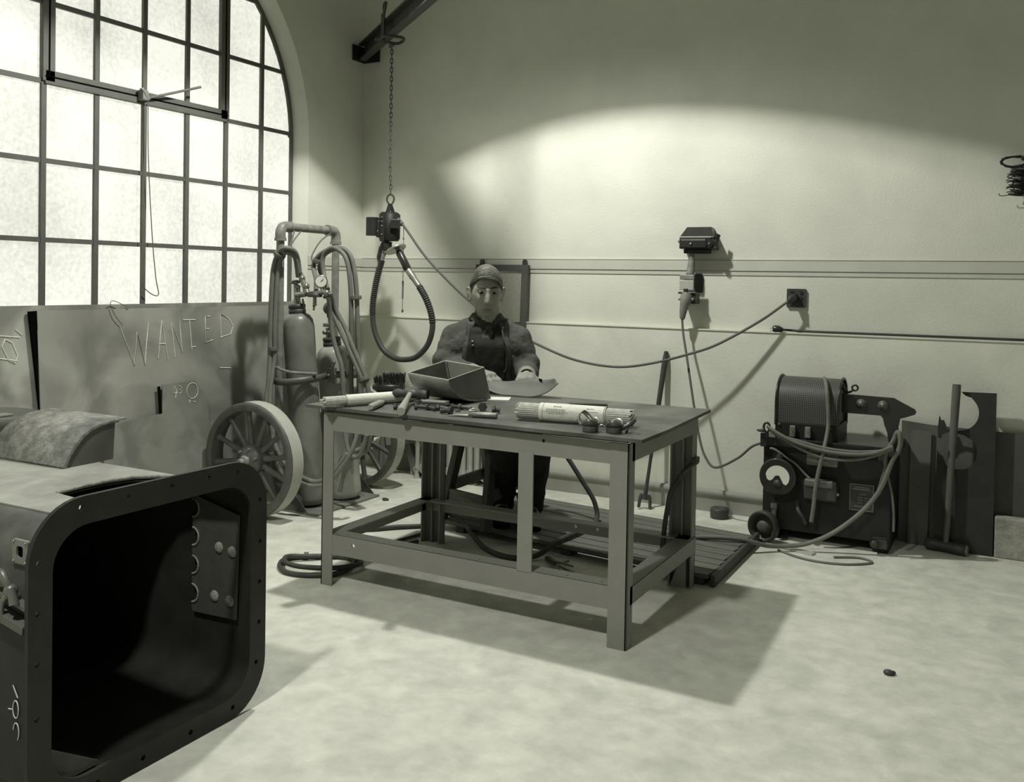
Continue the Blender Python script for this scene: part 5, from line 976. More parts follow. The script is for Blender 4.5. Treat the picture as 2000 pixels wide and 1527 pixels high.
# panel boxes
MB().box(2.945, 3.085, FY-0.040, FY, 0.378, 0.440).build('contactor_box', 'steelmid', we, bevel=0.006)
b = MB(); b.box(2.95, 3.00, FY-0.046, FY-0.03, 0.420, 0.444); b.cyl((2.965, FY-0.03, 0.44), (2.965, FY-0.03, 0.455), 0.004, n=6); b.build('box_clip', 'steelmid', we, bevel=0.002)
MB().box(2.935, 3.085, FY-0.050, FY, 0.218, 0.312).build('meter_box', 'iron', we, bevel=0.010)
MB().box(2.940, 3.07, FY-0.056, FY-0.02, 0.280, 0.316).build('meter_lid', 'steelmid', we, bevel=0.008)
MB().ball((3.087, FY-0.035, 0.255), 0.009).build('box_knob', 'steel', we)
me = flat('nameplate', [(3.135, 0.185), (3.240, 0.185), (3.240, 0.308), (3.135, 0.308)], [[(3.139, 0.189), (3.236, 0.189), (3.236, 0.304), (3.139, 0.304)]], 0.003); place(me, (0, FY-0.002, 0), (1, 0, 0), (0, 0, 1)); np_ = put('nameplate_rim', me, 'steelmid', we)
MB().box(3.139, 3.236, FY-0.0022, FY-0.0005, 0.189, 0.304).build('nameplate', 'iron', we)
b = MB()
for (x0, x1, z) in ((3.155, 3.22, 0.293), (3.150, 3.225, 0.284), (3.178, 3.208, 0.262), (3.170, 3.192, 0.246), (3.200, 3.226, 0.246), (3.170, 3.192, 0.234), (3.200, 3.226, 0.234), (3.170, 3.192, 0.222), (3.202, 3.226, 0.222), (3.155, 3.215, 0.205)): b.box(x0, x1, FY-0.0032, FY-0.002, z-0.0025, z+0.0025)
b.build('plate_print', 'steelmid', np_)
b = MB(); b.tube([(2.800, FY-0.02, 0.168), (2.800, FY-0.025, 0.13), (2.796, FY-0.03, 0.095), (2.802, FY-0.03, 0.075)], [0.014, 0.011, 0.016, 0.007], 10); b.box(2.786, 2.814, FY-0.04, FY-0.005, 0.155, 0.178); b.build('drain_cock', 'steelmid', we, bevel=0.002)
b = MB(); b.tube(spline([(2.905, FY-0.01, 0.20), (2.915, FY-0.05, 0.165), (2.94, FY-0.05, 0.13), (2.945, FY-0.02, 0.10)], 4), 0.010, 8); b.build('pipe_bend', 'iron', we)
b = MB(); b.box(3.240, 3.305, FY-0.035, FY+0.02, 0.03, 0.075); b.ball((3.25, FY-0.04, 0.055), 0.02); b.build('corner_casting', 'iron', we, bevel=0.006)
# hook eyes at both top corners with coil of cable
for (x, z) in ((2.757, 0.535), (3.330, 0.530)):
    b = MB(); b.tube([(x+0.014*math.cos(t), FY-0.028, z+0.022*math.sin(t)) for t in [2*PI*i/14 for i in range(14)]], 0.006, 6, closed=True); b.cyl((x, FY-0.028, z-0.022), (x, FY-0.02, z-0.05), 0.008, n=8); b.build('cable_eye', 'blackgloss', we)
MB().tube([(2.745, FY-0.03, 0.520), (2.725, FY-0.035, 0.518), (2.712, FY-0.035, 0.520)], [0.010, 0.007, 0.004], 8).build('eye_bolt', 'iron', we)
kc = thing('coiled_weld_cable', (3.03, -0.46, 0.45), 'coil of pale cable looped across the welder top front', 'cable')
for k, (s1, s2) in enumerate(((0.0, 0.0), (0.018, -0.004), (-0.018, 0.006), (0.010, 0.012))):
    MB().tube(spline([(2.768, FY-0.035-0.010*k, 0.535+0.004*k), (2.81, FY-0.045-0.010*k, 0.512+s2), (2.90, FY-0.05-0.010*k, 0.478+s1*0.7), (3.02, FY-0.05-0.008*k, 0.446+s1*1.2), (3.14, FY-0.05-0.010*k, 0.444+s1), (3.24, FY-0.045-0.010*k, 0.462+s1*0.5), (3.322, FY-0.04-0.008*k, 0.492+s2)], 7), 0.0082, 8).build('strand', 'hose', kc)
vc = MB().tube(spline([(2.99, -0.30, 0.772), (3.005, -0.345, 0.762), (3.022, -0.395, 0.715), (3.030, -0.408, 0.64), (3.033, -0.412, 0.565), (3.030, -0.44, 0.505), (3.026, -0.475, 0.46), (3.020, -0.482, 0.42), (3.008, -0.482, 0.365), (2.995, -0.485, 0.28), (2.987, -0.48, 0.19), (2.978, -0.475, 0.12)], 7), 0.0095, 8).build('drop_cable', 'hose'); tag(vc, 'pale cable draped over perforated drum and down welder front', 'cable')
wc = MB().tube(spline([(2.47, -0.80, 0.012), (2.50, -0.80, 0.05), (2.60, -0.78, 0.064), (2.72, -0.74, 0.062), (2.82, -0.66, 0.030), (2.90, -0.60, 0.026), (2.98, -0.56, 0.040), (3.085, -0.52, 0.095), (3.20, -0.49, 0.200), (3.275, -0.475, 0.310), (3.318, -0.47, 0.434), (3.348, -0.465, 0.50), (3.348, -0.465, 0.555), (3.335, -0.455, 0.565), (3.322, -0.45, 0.53), (3.290, -0.455, 0.46), (3.292, -0.458, 0.40)], 8), 0.0105, 8).build('main_weld_cable', 'hose'); tag(wc, 'thick cable rising from floor to hook on the welder corner', 'cable')
b = MB(); b.tube(spline([(3.292, -0.458, 0.41), (3.285, -0.46, 0.37), (3.268, -0.46, 0.30)], 3), 0.0115, 7); b.tube(spline([(3.30, -0.46, 0.37), (3.320, -0.46, 0.29), (3.330, -0.46, 0.20), (3.330, -0.455, 0.12)], 3), 0.006, 6); tag(b.build('frayed_cable_end', 'steelmid'), 'frayed tied cable end hanging at right welder corner', 'cable')
lw = MB().tube(spline([(2.775, FY-0.022, 0.435), (2.80, FY-0.03, 0.432), (2.86, FY-0.028, 0.395), (2.90, FY-0.026, 0.37), (2.94, FY-0.026, 0.33), (2.96, FY-0.03, 0.315)], 5), 0.006, 6).build('lead_wire', 'hose'); tag(lw, 'thin lead wire running across welder front above gauge', 'wire')
# small wheel at the welder foot
wh = thing('pulley_wheel', (2.765, -0.50, 0), 'small dark dished wheel standing by the welder left foot', 'wheel')
b = MB(); b.lathe([(0.060, 0.02), (0.072, 0.022), (0.074, 0.014), (0.074, -0.014), (0.070, -0.020), (0.060, -0.018), (0.054, 0.006), (0.024, 0.008)], (2.765, -0.505, 0.075), (0.25, 1, 0), 32); b.build('rim', 'iron', wh)
b = MB(); b.lathe([(0.058, 0.012), (0.058, 0.008), (0.030, 0.004), (0.026, -0.014), (0.014, -0.018), (0.001, -0.018)], (2.765, -0.505, 0.075), (0.25, 1, 0), 28); b.build('hub', 'plate_back', wh)
gw = MB().tube(spline([(2.86, -0.62, 0.006), (3.0, -0.70, 0.006), (3.15, -0.69, 0.006), (3.26, -0.60, 0.006), (3.20, -0.55, 0.006), (3.10, -0.60, 0.006)], 6), 0.005, 6).build('ground_wire', 'hose'); tag(gw, 'thin wire looped on floor in front of the welder', 'wire')
fp = MB().box(-0.12, 0.12, -0.02, 0.02, 0.0, 0.008, Matrix.Translation((2.90, -0.56, 0)) @ Matrix.Rotation(-0.3, 4, 'Z')).build('flat_strip', 'rim', bevel=0.002); tag(fp, 'pale flat strip on floor under welder front', 'strip')
o = MB().box(2.72, 2.745, -0.60, -0.575, 0, 0.03).build('small_block', 'rim', bevel=0.004); tag(o, 'tiny pale block at duckboard end below the pulley wheel', 'block')

# ------------------------------------------------------------------ plates, sledge and block leaning at the right
def wplate(name, poly, holes, yb, yt, H, t, m, label):
    th = thing(name, (sum(p[0] for p in poly)/len(poly), yb, 0), label, 'steel plate'); up = Vector((0, yt-yb, H)).normalized()
    me = flat(name, poly, holes, t); place(me, (0, yb, 0), (1, 0, 0), up); put('sheet', me, m, th, bevel=0.001); return th
wplate('steel_plate', [(3.318, 0), (4.3, 0), (4.3, 0.545), (3.745, 0.556), (3.45, 0.563), (3.318, 0.575)], [], -0.135, -0.068, 0.56, 0.006, 'plate_back', 'long dull steel plate leaning behind the cut plate')
wplate('steel_plate', [(3.362, 0), (3.448, 0), (3.452, 0.536), (3.362, 0.538)], [], -0.160, -0.086, 0.56, 0.006, 'plate_back', 'narrow upright steel strip between welder and cut plate')
def arc_pts(cx, cy, r, a0, a1, n=14): return [(cx+r*math.cos(math.radians(a0+(a1-a0)*i/n)), cy+r*math.sin(math.radians(a0+(a1-a0)*i/n))) for i in range(n+1)]
cut = [(3.478, 0), (3.722, 0), (3.722, 0.738), (3.575, 0.735)]+[(3.592, 0.718), (3.618, 0.710)]+arc_pts(3.565, 0.640, 0.086, 45, -75)+[(3.56, 0.553), (3.52, 0.560), (3.505, 0.60), (3.495, 0.595), (3.485, 0.62), (3.480, 0.56), (3.482, 0.515), (3.495, 0.51), (3.500, 0.53), (3.53, 0.545), (3.59, 0.535)]+arc_pts(3.560, 0.458, 0.088, 40, -62)+[(3.56, 0.375), (3.52, 0.39), (3.505, 0.43), (3.490, 0.44), (3.480, 0.46)]
wplate('cut_steel_plate', cut, [], -0.190, -0.105, 0.74, 0.008, 'plate_dark', 'dark steel plate with two round flame cut openings')
b = MB(); me = b.box(3.728, 4.05, -0.20, -0.13, 0, 0.182).mesh('block'); 
kb = put('rough_block', me, 'concrete', None, bevel=0.006); tag(kb, 'pale mottled rough block on floor at right edge', 'block')
sl = thing('sledge_hammer', (3.54, -0.23, 0), 'sledge hammer standing on its head against cut plate', 'hammer')
p0, p1 = Vector((3.532, -0.235, 0.045)), Vector((3.556, -0.128, 0.765)); dd = (p1-p0).normalized()
MB().tube([p0, p0+dd*0.1, p0+dd*0.4, p1-dd*0.05, p1], [0.012, 0.0145, 0.0165, 0.0195, 0.019], 12).build('handle', 'handledark', sl)
hx = Vector((0.97, -0.18, -0.03)).normalized(); hc2 = Vector((3.532, -0.235, 0.030))
b = MB(); b.tube([hc2-hx*0.088, hc2-hx*0.082, hc2-hx*0.045, hc2-hx*0.03, hc2+hx*0.03, hc2+hx*0.045, hc2+hx*0.086, hc2+hx*0.092], [0.022, 0.027, 0.028, 0.024, 0.024, 0.027, 0.027, 0.022], 8); b.build('head', 'iron', sl)
MB().tube([hc2+hx*0.088, hc2+hx*0.093], [0.026, 0.022], 8).build('worn_face', 'steel', sl)

# ------------------------------------------------------------------ the seated man
MO = Vector((1.54, -1.02, 0)); MR = Matrix.Translation(MO) @ Matrix.Rotation(math.radians(30), 4, 'Z')
man = bpy.data.objects.new('person', None); C.objects.link(man); man.matrix_world = MR
tag(man, 'seated person in dark work jacket and pale gloves behind the table', 'person')
def mput(name, b_or_me, m, vox=None, smooth=6, disp=None, parent=None, subs=0):
    me = b_or_me.mesh(name) if isinstance(b_or_me, MB) else b_or_me
    o = bpy.data.objects.new(name, me); C.objects.link(o); me.materials.append(M[m]); o.parent = parent or man
    if vox:
        r = o.modifiers.new('r', 'REMESH'); r.mode = 'VOXEL'; r.voxel_size = vox; r.use_smooth_shade = True
        if smooth: s_ = o.modifiers.new('s', 'SMOOTH'); s_.iterations = smooth; s_.factor = 0.5
    if disp:
        tx = bpy.data.textures.new(name+'_t', 'CLOUDS'); tx.noise_scale = disp[1]; tx.noise_depth = 2
        d = o.modifiers.new('d', 'DISPLACE'); d.texture = tx; d.strength = disp[0]; d.mid_level = 0.5; d.texture_coords = 'LOCAL'
    return o
def cap(b, p, q, r0, r1, n=14, k=5):
    p, q = Vector(p), Vector(q); d = (q-p).normalized(); pts = []; rs = []
    for i in range(k, 0, -1): t = PI/2*i/k; pts.append(p-d*r0*math.sin(t)); rs.append(max(r0*math.cos(t), 1e-4))
    pts += [p, q]; rs += [r0, r1]
    for i in range(1, k+1): t = PI/2*i/k; pts.append(q+d*r1*math.sin(t)); rs.append(max(r1*math.cos(t), 1e-4))
    b.tube(pts, rs, n); return b
# joints (local: +x is the viewer's right, -y forward)
HC = Vector((-0.006, -0.035, 1.150))
SHL, SHR = Vector((-0.160, 0.0, 0.950)), Vector((0.160, 0.0, 0.945))
ELL, ELR = Vector((-0.198, -0.045, 0.785)), Vector((0.200, -0.030, 0.770))
WRL, WRR = Vector((-0.030, -0.225, 0.782)), Vector((0.185, -0.262, 0.780))
HIL, HIR = Vector((-0.08, 0.07, 0.535)), Vector((0.09, 0.06, 0.535))
KNL, KNR = Vector((0.105, -0.195, 0.440)), Vector((0.235, -0.255, 0.435))
ANL, ANR = Vector((0.085, 0.055, 0.125)), Vector((0.228, 0.005, 0.125))
# head surface from a deformed sphere
def headpt(u, v, k=0.0):   # u azimuth (0 = front), v polar 0 top..pi bottom
    sx, sy, sz = math.sin(v)*math.sin(u), -math.sin(v)*math.cos(u), math.cos(v)
    z = sz*(0.122 if sz > 0 else 0.128); w = 0.075; dpt = 0.094
    if sz < 0: 
        t = -sz; w *= 1-0.30*t*t-0.10*t; 
        if sy > 0: dpt *= 1-0.30*t
        else: dpt *= 1-0.04*t
    x, y = sx*w, sy*dpt
    if sy > 0 and sz > -0.3: y += 0.012*sy
    # flatten face sides
    f = max(0.0, -sy)
    g = lambda a, s: math.exp(-(a/s)**2)
    if f > 0:
        d = 0.0
        nz = max(0, min(1, (0.030-z)/0.058)) if z > -0.032 else max(0, 1-(-0.032-z)/0.010)
        d += (0.005+0.021*nz)*g(x, 0.0085+0.004*nz)*(1 if -0.043 < z < 0.034 else 0)
        for s_ in (-1, 1):
            d -= 0.013*g(x-s_*0.030, 0.016)*g(z-0.014, 0.011)
            d += 0.004*g(x-s_*0.043, 0.016)*g(z+0.022, 0.016)
            d += 0.004*g(x-s_*0.012, 0.006)*g(z+0.029, 0.007)
            d -= 0.004*g(x-s_*0.040, 0.014)*g(z+0.062, 0.022)
        d += 0.0035*g(z-0.033, 0.012)*g(x, 0.050)
        d += 0.005*g(x, 0.020)*(g(z+0.061, 0.0055)+g(z+0.0735, 0.0065))-0.0035*g(x, 0.022)*g(z+0.0672, 0.0030)
        d -= 0.005*g(z+0.086, 0.008)*g(x, 0.028)
        d += 0.010*g(z+0.104, 0.013)*g(x, 0.022)
        y -= d*min(1, f*1.6)
    n_ = Vector((sx/w, sy/dpt, sz/0.122)).normalized()
    return Vector((x, y, z))+n_*k
NU, NV = 96, 72
HR = Matrix.Rotation(math.radians(6), 4, 'Z') @ Matrix.Rotation(math.radians(7), 4, 'X')
HM = Matrix.Translation(HC) @ HR
bb = MB(); vs = []; fs = []
for j in range(NV+1):
    for i in range(NU): vs.append(HM @ headpt(2*PI*i/NU, PI*(0.004+0.992*j/NV)))
for j in range(NV):
    for i in range(NU): fs.append((j*NU+i, j*NU+(i+1) % NU, (j+1)*NU+(i+1) % NU, (j+1)*NU+i))
fs += [tuple(range(NU))[::-1], tuple(range(NV*NU, NV*NU+NU))]
bb.add(vs, fs, True)
for s_ in (-1, 1):   # ears
    ec = HM @ Vector((s_*0.080, 0.006, -0.004)); T = Matrix.Translation(ec) @ HR @ Matrix.Rotation(s_*math.radians(-34), 4, 'Z') @ Matrix.Rotation(math.radians(-8), 4, 'X')
    bb.ball((0, 0, 0), (0.008, 0.019, 0.033), 14, 10, T)
    bb.tube([T @ Vector((s_*0.004, 0.019*math.cos(t)*-1, 0.032*math.sin(t))) for t in [-1.2+3.9*i/12 for i in range(13)]], 0.0045, 6)
    bb.ball((0, -0.004, -0.027), (0.007, 0.010, 0.010), 10, 8, T)
cap(bb, (0.0, 0.008, 0.955), (0.008, -0.012, 1.095), 0.057, 0.053)
cap(bb, (0.005, -0.03, 0.985), (0.008, -0.03, 1.06), 0.04, 0.042)
# rest of the body under the clothes
cap(bb, (0, 0.07, 0.57), (0, 0.05, 0.64), 0.10, 0.11); cap(bb, (0, 0.05, 0.62), (0, 0.02, 0.86), 0.115, 0.12); cap(bb, (-0.12, 0.01, 0.93), (0.12, 0.01, 0.93), 0.06, 0.06)
for a, e, w in ((SHL, ELL, WRL), (SHR, ELR, WRR)): cap(bb, a, e, 0.045, 0.038); cap(bb, e, w, 0.038, 0.027)
for h, k, a in ((HIL, KNL, ANL), (HIR, KNR, ANR)): cap(bb, h, k, 0.07, 0.052); cap(bb, k, a, 0.050, 0.036); cap(bb, a, a+Vector((0.0, -0.13, -0.045)), 0.036, 0.03)
# hands inside the gloves are part of the gloves below
body = mput('body', bb, 'skin', vox=0.0032, smooth=2)
# eyes, brows
for s_ in (-1, 1):
    e = MB(); ec = HM @ Vector((s_*0.030, -0.0715, 0.013)); e.ball(ec, 0.0115, 16, 12); eo = mput('eye', e, 'eye')
    f_ = (HM.to_3x3() @ Vector((0, -1, 0))).normalized(); e = MB(); e.lathe([(0.0055, 0.0102), (0.005, 0.0112), (0.001, 0.0118)], ec, f_, 14); mput('iris', e, 'hole', parent=eo)
    R3 = HM.to_3x3(); N1, N2 = 14, 8
    for lo, hi, nm in ((20, 100, 'upper_eyelid'), (-100, -24, 'lower_eyelid')):
        e = MB(); rows = []
        for i in range(N1+1):
            az = math.radians(-88+176*i/N1); row = []
            for j in range(N2+1):
                el = math.radians(lo+(hi-lo)*j/N2) if nm[0] == 'u' else math.radians(hi+(lo-hi)*j/N2)
                el = el*1.0 if abs(el) > 0.5 else el*math.cos(az)**0.5
                row.append(ec+R3 @ (Vector((math.sin(az)*math.cos(el), -math.cos(az)*math.cos(el), math.sin(el)))*0.0126))
            rows.append(row)
        e.loft(rows); lo_ = mput(nm, e, 'skin', parent=eo); md = lo_.modifiers.new('s', 'SOLIDIFY'); md.thickness = 0.0012; md.offset = -1
    e = MB(); pp_ = [HM @ (Vector((s_*x, -0.0905+0.010*((x-0.012)/0.045)**2*1.4, 0.034+0.006*math.sin((x-0.010)/0.042*2.6)))) for x in (0.012, 0.020, 0.030, 0.040, 0.048)]; e.tube(spline(pp_, 3), [0.0028]*2+[0.0044]*8+[0.0025]*3, 6); mput('eyebrow', e, 'hairdark')
lip = MB(); rows = []
for j, (z, k) in enumerate(((-0.0595, 0.0), (-0.0625, 0.0012), (-0.0662, 0.0004), (-0.0680, 0.0002), (-0.0715, 0.0014), (-0.0755, 0.0))):
    row = []
    for i in range(15):
        q = -1+2*i/14; zz = (-0.0672+(z+0.0672)*0.8*(1-q*q)**0.6)-0.0012*q*q; hw = 0.0245*q; sz = zz/0.128; v = math.acos(max(-1, min(1, sz))); w_ = 0.075*(1-0.30*sz*sz-0.10*abs(sz)); u = math.asin(max(-1, min(1, hw/(w_*math.sin(v))))); row.append(HM @ headpt(u, v, 0.0010+k*(1-q*q)))
    rows.append(row)
lip.loft(rows); mput('lips', lip, 'lip')
# hair
hb = MB(); vs = []; fs = []; idx = {}
def hairline(u):     # lowest z of the hair for azimuth u
    a = abs(((u+PI) % (2*PI))-PI)
    if a < 0.62: return 0.080+0.006*math.cos(a*3)
    if a < 1.05: return 0.080-(a-0.62)/0.43*0.036
    if a < 1.30: return 0.044-(a-1.05)/0.25*0.045
    if a < 1.95: return 0.002+0.020*math.sin((a-1.3)/0.65*PI)
    return -0.012-0.050*min(1, (a-1.95)/0.6)
def hthick(u, z):
    return 0.0022+0.005*max(0, min(1, (z-0.03)/0.06))
NH = 120
for j in range(46):
    v = 0.01+ (PI*0.70)*j/45
    for i in range(NH):
        u = 2*PI*i/NH; z = math.cos(v)*0.122; hl = hairline(u); 
        k = hthick(u, z)+0.0012*math.sin(37*u+11*v)+0.0008*math.sin(61*u-7*v)
        ed = (z-hl)/0.014; k = k*max(0.0, min(1, ed+0.25))-0.004*(1 if ed < -0.25 else 0)
        if z < hl-0.004: k = -0.006
        idx[(j, i)] = len(vs); vs.append(HM @ headpt(u, v, k))
for j in range(45):
    for i in range(NH): fs.append((idx[(j, i)], idx[(j, (i+1) % NH)], idx[(j+1, (i+1) % NH)], idx[(j+1, i)]))
fs.append(tuple(idx[(0, i)] for i in range(NH))[::-1]); hb.add(vs, fs, True)
ha = mput('hair', hb, 'hairdark')
def hs_(phi, tau, k):
    d = Vector((math.sin(phi), -math.cos(phi)*math.sin(tau), math.cos(phi)*math.cos(tau)))
    q = Vector((d.x/0.8, d.y, d.z*1.0)); q.normalize()
    return HM @ headpt(math.atan2(q.x, -q.y), math.acos(max(-1, min(1, q.z))), k)
rnd = random.Random(3)
lk_ = MB()
for i in range(520):
    t = i/519; tau = math.radians(47-112*t)+rnd.uniform(-.07, .05); p0 = math.radians(-30)+rnd.uniform(-.05, .05); p1 = math.radians(56+10*math.sin(PI*t))+rnd.uniform(-.2, .14)
    vol = 0.019*max(0.22, 1-abs(t-0.08)*1.1)+rnd.uniform(-.004, .003); n_s = 9; pth = []
    for k in range(n_s):
        q = k/(n_s-1); kk = 0.003+vol*math.sin(PI*min(1, (q*0.96+0.03)**0.6))**0.8; pth.append(hs_(p0+(p1-p0)*q, tau+0.22*q*(1-t)*rnd.uniform(.8, 1.1), kk))
    lk_.tube(spline(pth, 2), [0.0015 if q not in (0, 2*n_s-2) else 0.0006 for q in range(2*n_s-1)], 4)
lm = mput('combed_strands', lk_, 'hair', parent=ha); lm['kind'] = 'stuff'; lk_ = MB()
for i in range(220):     # short side hair below the parting
    t = i/219; tau = math.radians(48-130*t)+rnd.uniform(-.04, .04); a = math.radians(-32)+rnd.uniform(-.04, .04); e = math.radians(-70-8*math.sin(PI*t))
    lk_.tube(spline([hs_(a+(e-a)*q, tau-0.25*q, 0.0045+0.003*math.sin(PI*q)) for q in (0, .25, .5, .75, 1)], 2), 0.0014, 4)
lm = mput('side_strands', lk_, 'hairdark', parent=ha); lm['kind'] = 'stuff'
# jacket
jb_ = MB()
cap(jb_, (-0.085, 0.055, 0.590), (0.085, 0.055, 0.590), 0.115, 0.115); cap(jb_, (-0.070, 0.035, 0.66), (0.070, 0.035, 0.66), 0.118, 0.118); cap(jb_, (-0.075, 0.012, 0.80), (0.075, 0.012, 0.80), 0.125, 0.125); cap(jb_, (-0.09, 0.008, 0.885), (0.09, 0.008, 0.885), 0.105, 0.105)
cap(jb_, (-0.138, 0.008, 0.945), (0.138, 0.008, 0.942), 0.062, 0.062); cap(jb_, (-0.09, 0.012, 0.975), (0.09, 0.012, 0.975), 0.058, 0.058); cap(jb_, (-0.045, 0.022, 1.0), (0.045, 0.022, 1.0), 0.05, 0.05)
cap(jb_, (-0.05, 0.05, 0.60), (-0.05, 0.01, 0.86), 0.13, 0.115); cap(jb_, (0.05, 0.05, 0.60), (0.05, 0.01, 0.86), 0.13, 0.115)
for a, e, w, s_ in ((SHL, ELL, WRL, -1), (SHR, ELR, WRR, 1)):
    cap(jb_, a+Vector((0, 0, -0.008)), a.lerp(e, 0.5), 0.060, 0.058); cap(jb_, a.lerp(e, 0.5), e, 0.058, 0.057); cap(jb_, e, e.lerp(w, 0.72), 0.057, 0.051)
    cap(jb_, (0.085*s_, 0.008, 0.900), a.lerp(e, 0.40), 0.085, 0.064); cap(jb_, (0.10*s_, 0.02, 0.78), a.lerp(e, 0.62)+Vector((-0.02*s_, 0.01, 0)), 0.07, 0.058)
    d = (e-a).normalized()
    for t, rr in ((0.80, 0.066),): c = a.lerp(e, t); cap(jb_, c-Vector((0.012*s_, 0.01, 0.006)), c+Vector((0.012*s_, -0.012, 0.010)), rr-0.006, rr-0.008)
    for t in (0.10, 0.40): c = e.lerp(w, t); cap(jb_, c, c+Vector((0, 0, 0.008)), 0.058-0.006*t, 0.058-0.006*t)
ja = mput('jacket', jb_, 'jacket', vox=0.006, smooth=30, disp=(0.005, 0.022))
# neck of the shirt, collar, neckerchief
b = MB()
def ringp(z, rx, ry, cy, n=28, a0=0, a1=2*PI): return [Vector((rx*math.sin(a0+(a1-a0)*i/n), cy-ry*math.cos(a0+(a1-a0)*i/n), z)) for i in range(n+1)]
rows = []
for (z, rx, ry, cy) in ((0.995, 0.098, 0.078, 0.012), (1.025, 0.078, 0.068, 0.004), (1.046, 0.066, 0.064, 0.0), (1.050, 0.069, 0.068, 0.0), (1.025, 0.086, 0.080, 0.002)):
    rows.append([p+Vector((0, 0, -0.050*max(0, math.cos(math.atan2(p.x, -(p.y-cy))))**3)) for p in ringp(z, rx, ry, cy, 36, 0.30, 2*PI-0.30)])
b.loft(rows); co = mput('collar', b, 'jacket'); m_ = co.modifiers.new('s', 'SOLIDIFY'); m_.thickness = 0.005
b = MB(); rows = []
for (z, rx, ry, cy) in ((0.930, 0.085, 0.066, -0.052), (0.965, 0.082, 0.066, -0.036), (0.995, 0.074, 0.066, -0.018), (1.018, 0.065, 0.064, -0.006), (1.034, 0.059, 0.060, 0.0)):
    rows.append([p+Vector((0, -0.004*math.sin(9*i), 0.004*math.sin(7*i+z*90))) for i, p in enumerate(ringp(z, rx, ry, cy, 36))])
b.loft(rows)
for c, rr in ((Vector((0.010, -0.094, 0.985)), (0.017, 0.012, 0.013)), (Vector((0.020, -0.098, 0.962)), (0.013, 0.009, 0.022)), (Vector((-0.006, -0.098, 0.964)), (0.012, 0.008, 0.019))): b.ball(c, rr, 10, 8)
mput('neckerchief', b, 'scarf')
# dark bib and lapel edges following the chest
bvh = None
def chest(x, z):     # front surface of the torso (approximation of jacket)
    if z > 0.93: y = 0.008-math.sqrt(max(0.098**2-(x*0.55)**2, 0))*(1-(z-0.93)*3.2)
    elif z > 0.80: y = 0.010-0.126
    else: y = 0.012-0.126+(0.80-z)*0.06
    return y+ (max(0, abs(x)-0.075)**2)*5-0.004
b = MB(); rows = []
for j in range(17):
    z = 0.985-0.36*j/16; hw = 0.076+0.016*min(1, max(0, (0.985-z)/0.12)); rows.append([Vector((-hw+2*hw*i/12, chest(-hw+2*hw*i/12, z)-0.006+0.0018*math.sin(i*1.7+j), z)) for i in range(13)])
b.loft(rows); bi = mput('bib', b, 'bib'); m_ = bi.modifiers.new('s', 'SOLIDIFY'); m_.thickness = 0.012
for s_ in (-1, 1):
    b = MB(); rows = []
    for j in range(15):
        z = 1.015-0.27*j/14; hw = 0.058+0.034*min(1, max(0, (1.015-z)/0.16)); w_ = 0.034-0.016*j/14
        rows.append([Vector((s_*(hw+w_*t_), chest(hw+w_*t_, z)-0.008+0.011*t_-0.003*math.sin(PI*t_), z)) for t_ in (0, 0.35, 0.7, 1.0)])
    b.loft(rows); l_ = mput('lapel', b, 'jacket'); m_ = l_.modifiers.new('s', 'SOLIDIFY'); m_.thickness = 0.008
b = MB(); pts = [Vector((0.072, chest(0.072, 0.978)-0.016, 0.985)), Vector((0.080, chest(0.08, 0.93)-0.016, 0.94)), Vector((0.094, chest(0.094, 0.86)-0.016, 0.865)), Vector((0.094, chest(0.09, 0.80)-0.018, 0.80)), Vector((0.084, chest(0.08, 0.775)-0.018, 0.782))]
b.tube(spline(pts, 4), 0.0042, 6); mput('bib_strap', b, 'scarf')
for (x, z) in ((-0.066, 0.925), (-0.064, 0.908), (0.076, 0.988)):
    b = MB(); b.ball((x, chest(x, z)-0.018, z), 0.0052, 10, 8); mput('button', b, 'rim')
b = MB(); b.ball((0.0, chest(0, 0.80)-0.014, 0.803), 0.004, 8, 6); mput('stud', b, 'steelmid')
# trousers
tb = MB(); cap(tb, (-0.07, 0.080, 0.560), (0.07, 0.080, 0.560), 0.104, 0.104)
for h, k, a in ((HIL, KNL, ANL), (HIR, KNR, ANR)):
    cap(tb, h, k, 0.080, 0.074); cap(tb, k, a+Vector((0, 0, 0.02)), 0.074, 0.064); cap(tb, a+Vector((0, 0, 0.035)), a+Vector((0, 0, 0.0)), 0.068, 0.066)
mput('trousers', tb, 'trouser', vox=0.007, smooth=5, disp=(0.014, 0.06))
for a in (ANL, ANR):
    sb = MB(); d = Vector((0.03, -1, 0)).normalized()
    f0 = Vector((a.x, a.y, 0.09)); cap(sb, a, f0+Vector((0, 0.01, 0)), 0.044, 0.044); cap(sb, f0+Vector((0, 0.045, -0.006)), f0+d*0.10+Vector((0, 0, -0.006)), 0.036, 0.040); cap(sb, f0+d*0.09, f0+d*0.175+Vector((0, 0, 0.0)), 0.042, 0.036)
    so_ = mput('shoe', sb, 'shoe', vox=0.005, smooth=3)
    s2 = MB(); s2.prism(rrect(-0.040, 0.040, -0.215, 0.085, 0.038, 6), 0.014, (a.x, a.y, 0.050), (1, 0, 0), (0, 1, 0)); mput('sole', s2, 'hole', parent=so_)
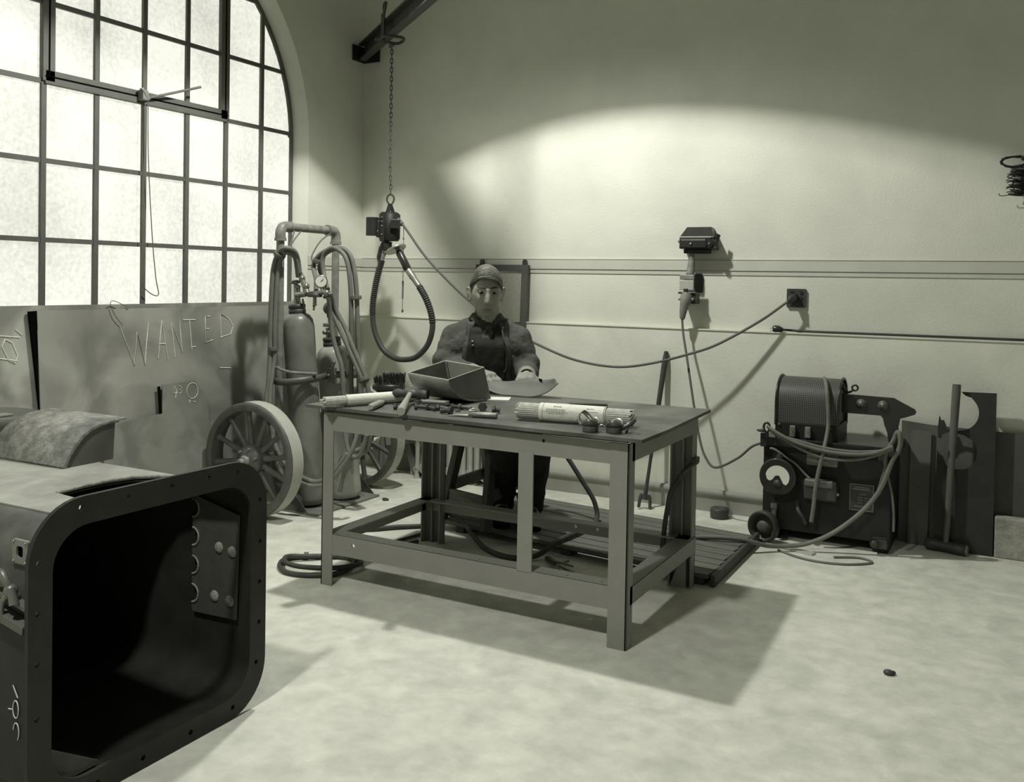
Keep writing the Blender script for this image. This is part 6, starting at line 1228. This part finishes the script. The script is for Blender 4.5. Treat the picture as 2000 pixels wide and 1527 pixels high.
# gloves: palm, four fingers, thumb, wide cuff
def glove(w, e, fdir, up, label, side):
    f = Vector(fdir).normalized(); u = Vector(up); u = (u-f*u.dot(f)).normalized(); r = f.cross(u)   # r = finger spread axis
    g = MB(); c = Vector(w)
    cap(g, c-f*0.01-r*0.020, c+f*0.062-r*0.026, 0.021, 0.020); cap(g, c-f*0.01+r*0.020, c+f*0.062+r*0.028, 0.021, 0.018); cap(g, c-f*0.02, c+f*0.06, 0.026, 0.022)
    for k, (off, L_) in enumerate(((-0.036, 0.070), (-0.012, 0.080), (0.013, 0.075), (0.036, 0.060))):
        b0 = c+f*0.070+r*off; bend = u*-1
        p1 = b0+(f*0.92+bend*0.38).normalized()*L_*0.46; p2 = p1+(f*0.62+bend*0.78).normalized()*L_*0.32; p3 = p2+(f*0.25+bend*0.95).normalized()*L_*0.26
        cap(g, b0-f*0.012, p1, 0.0115, 0.0110, 10, 4); cap(g, p1, p2, 0.0110, 0.0102, 10, 4); cap(g, p2, p3, 0.0102, 0.0088, 10, 4)
    tbase = c+f*0.018-r*side*0.034; t1_ = tbase+(f*0.62-r*side*0.62-u*0.25).normalized()*0.040; t2_ = t1_+(f*0.85-r*side*0.15-u*0.45).normalized()*0.034
    cap(g, tbase, t1_, 0.0150, 0.0125, 10, 4); cap(g, t1_, t2_, 0.0120, 0.0100, 10, 4)
    go = mput('glove', g, 'glove', vox=0.0034, smooth=3)
    d = (Vector(e)-c).normalized(); cf_ = MB(); cf_.tube([c+d*-0.012, c+d*0.015, c+d*0.045, c+d*0.070, c+d*0.074, c+d*0.070], [0.034, 0.037, 0.044, 0.045, 0.043, 0.040], 20, caps=False)
    cu2 = mput('cuff', cf_, 'glove', parent=go); m_ = cu2.modifiers.new('s', 'SOLIDIFY'); m_.thickness = 0.003
    return go
glove(WRL, ELL, (0.62, -0.72, -0.12), (0, -0.1, 1), 'l', -1)
glove(WRR, ELR, (-0.12, -0.85, -0.22), (0, -0.1, 1), 'r', 1)

# ------------------------------------------------------------------ shaded pendant lamp above the table (out of frame)
for LP, AX, th_, lab in ((LAMP, LAMP_AX, 82.0, 'wide shaded pendant lamp hung above the welding table'), (LAMP2, LAMP2_AX, 60.0, 'wide shaded pendant lamp nearer the front of the room')):
    pl = thing('pendant_lamp', LP, lab, 'lamp'); axu = -AX
    MB().lathe([(0.36, -0.36/math.tan(math.radians(th_))), (0.345, -0.10), (0.28, 0.0), (0.16, 0.07), (0.06, 0.11), (0.045, 0.18)], LP, axu, 40, caps=False).build('shade', 'iron', pl, solid=0.002)
    MB().cyl(LP+axu*0.10, LP+axu*0.22, 0.035, n=12).build('lamp_holder', 'iron', pl)
    MB().cyl(LP+axu*0.20, Vector((LP.x, LP.y, 4.6)), 0.006, n=8).build('flex', 'hosedark', pl)
    MB().ball(LP+axu*0.075, (0.03, 0.03, 0.02), 12, 8).build('bulb_neck', 'white', pl)
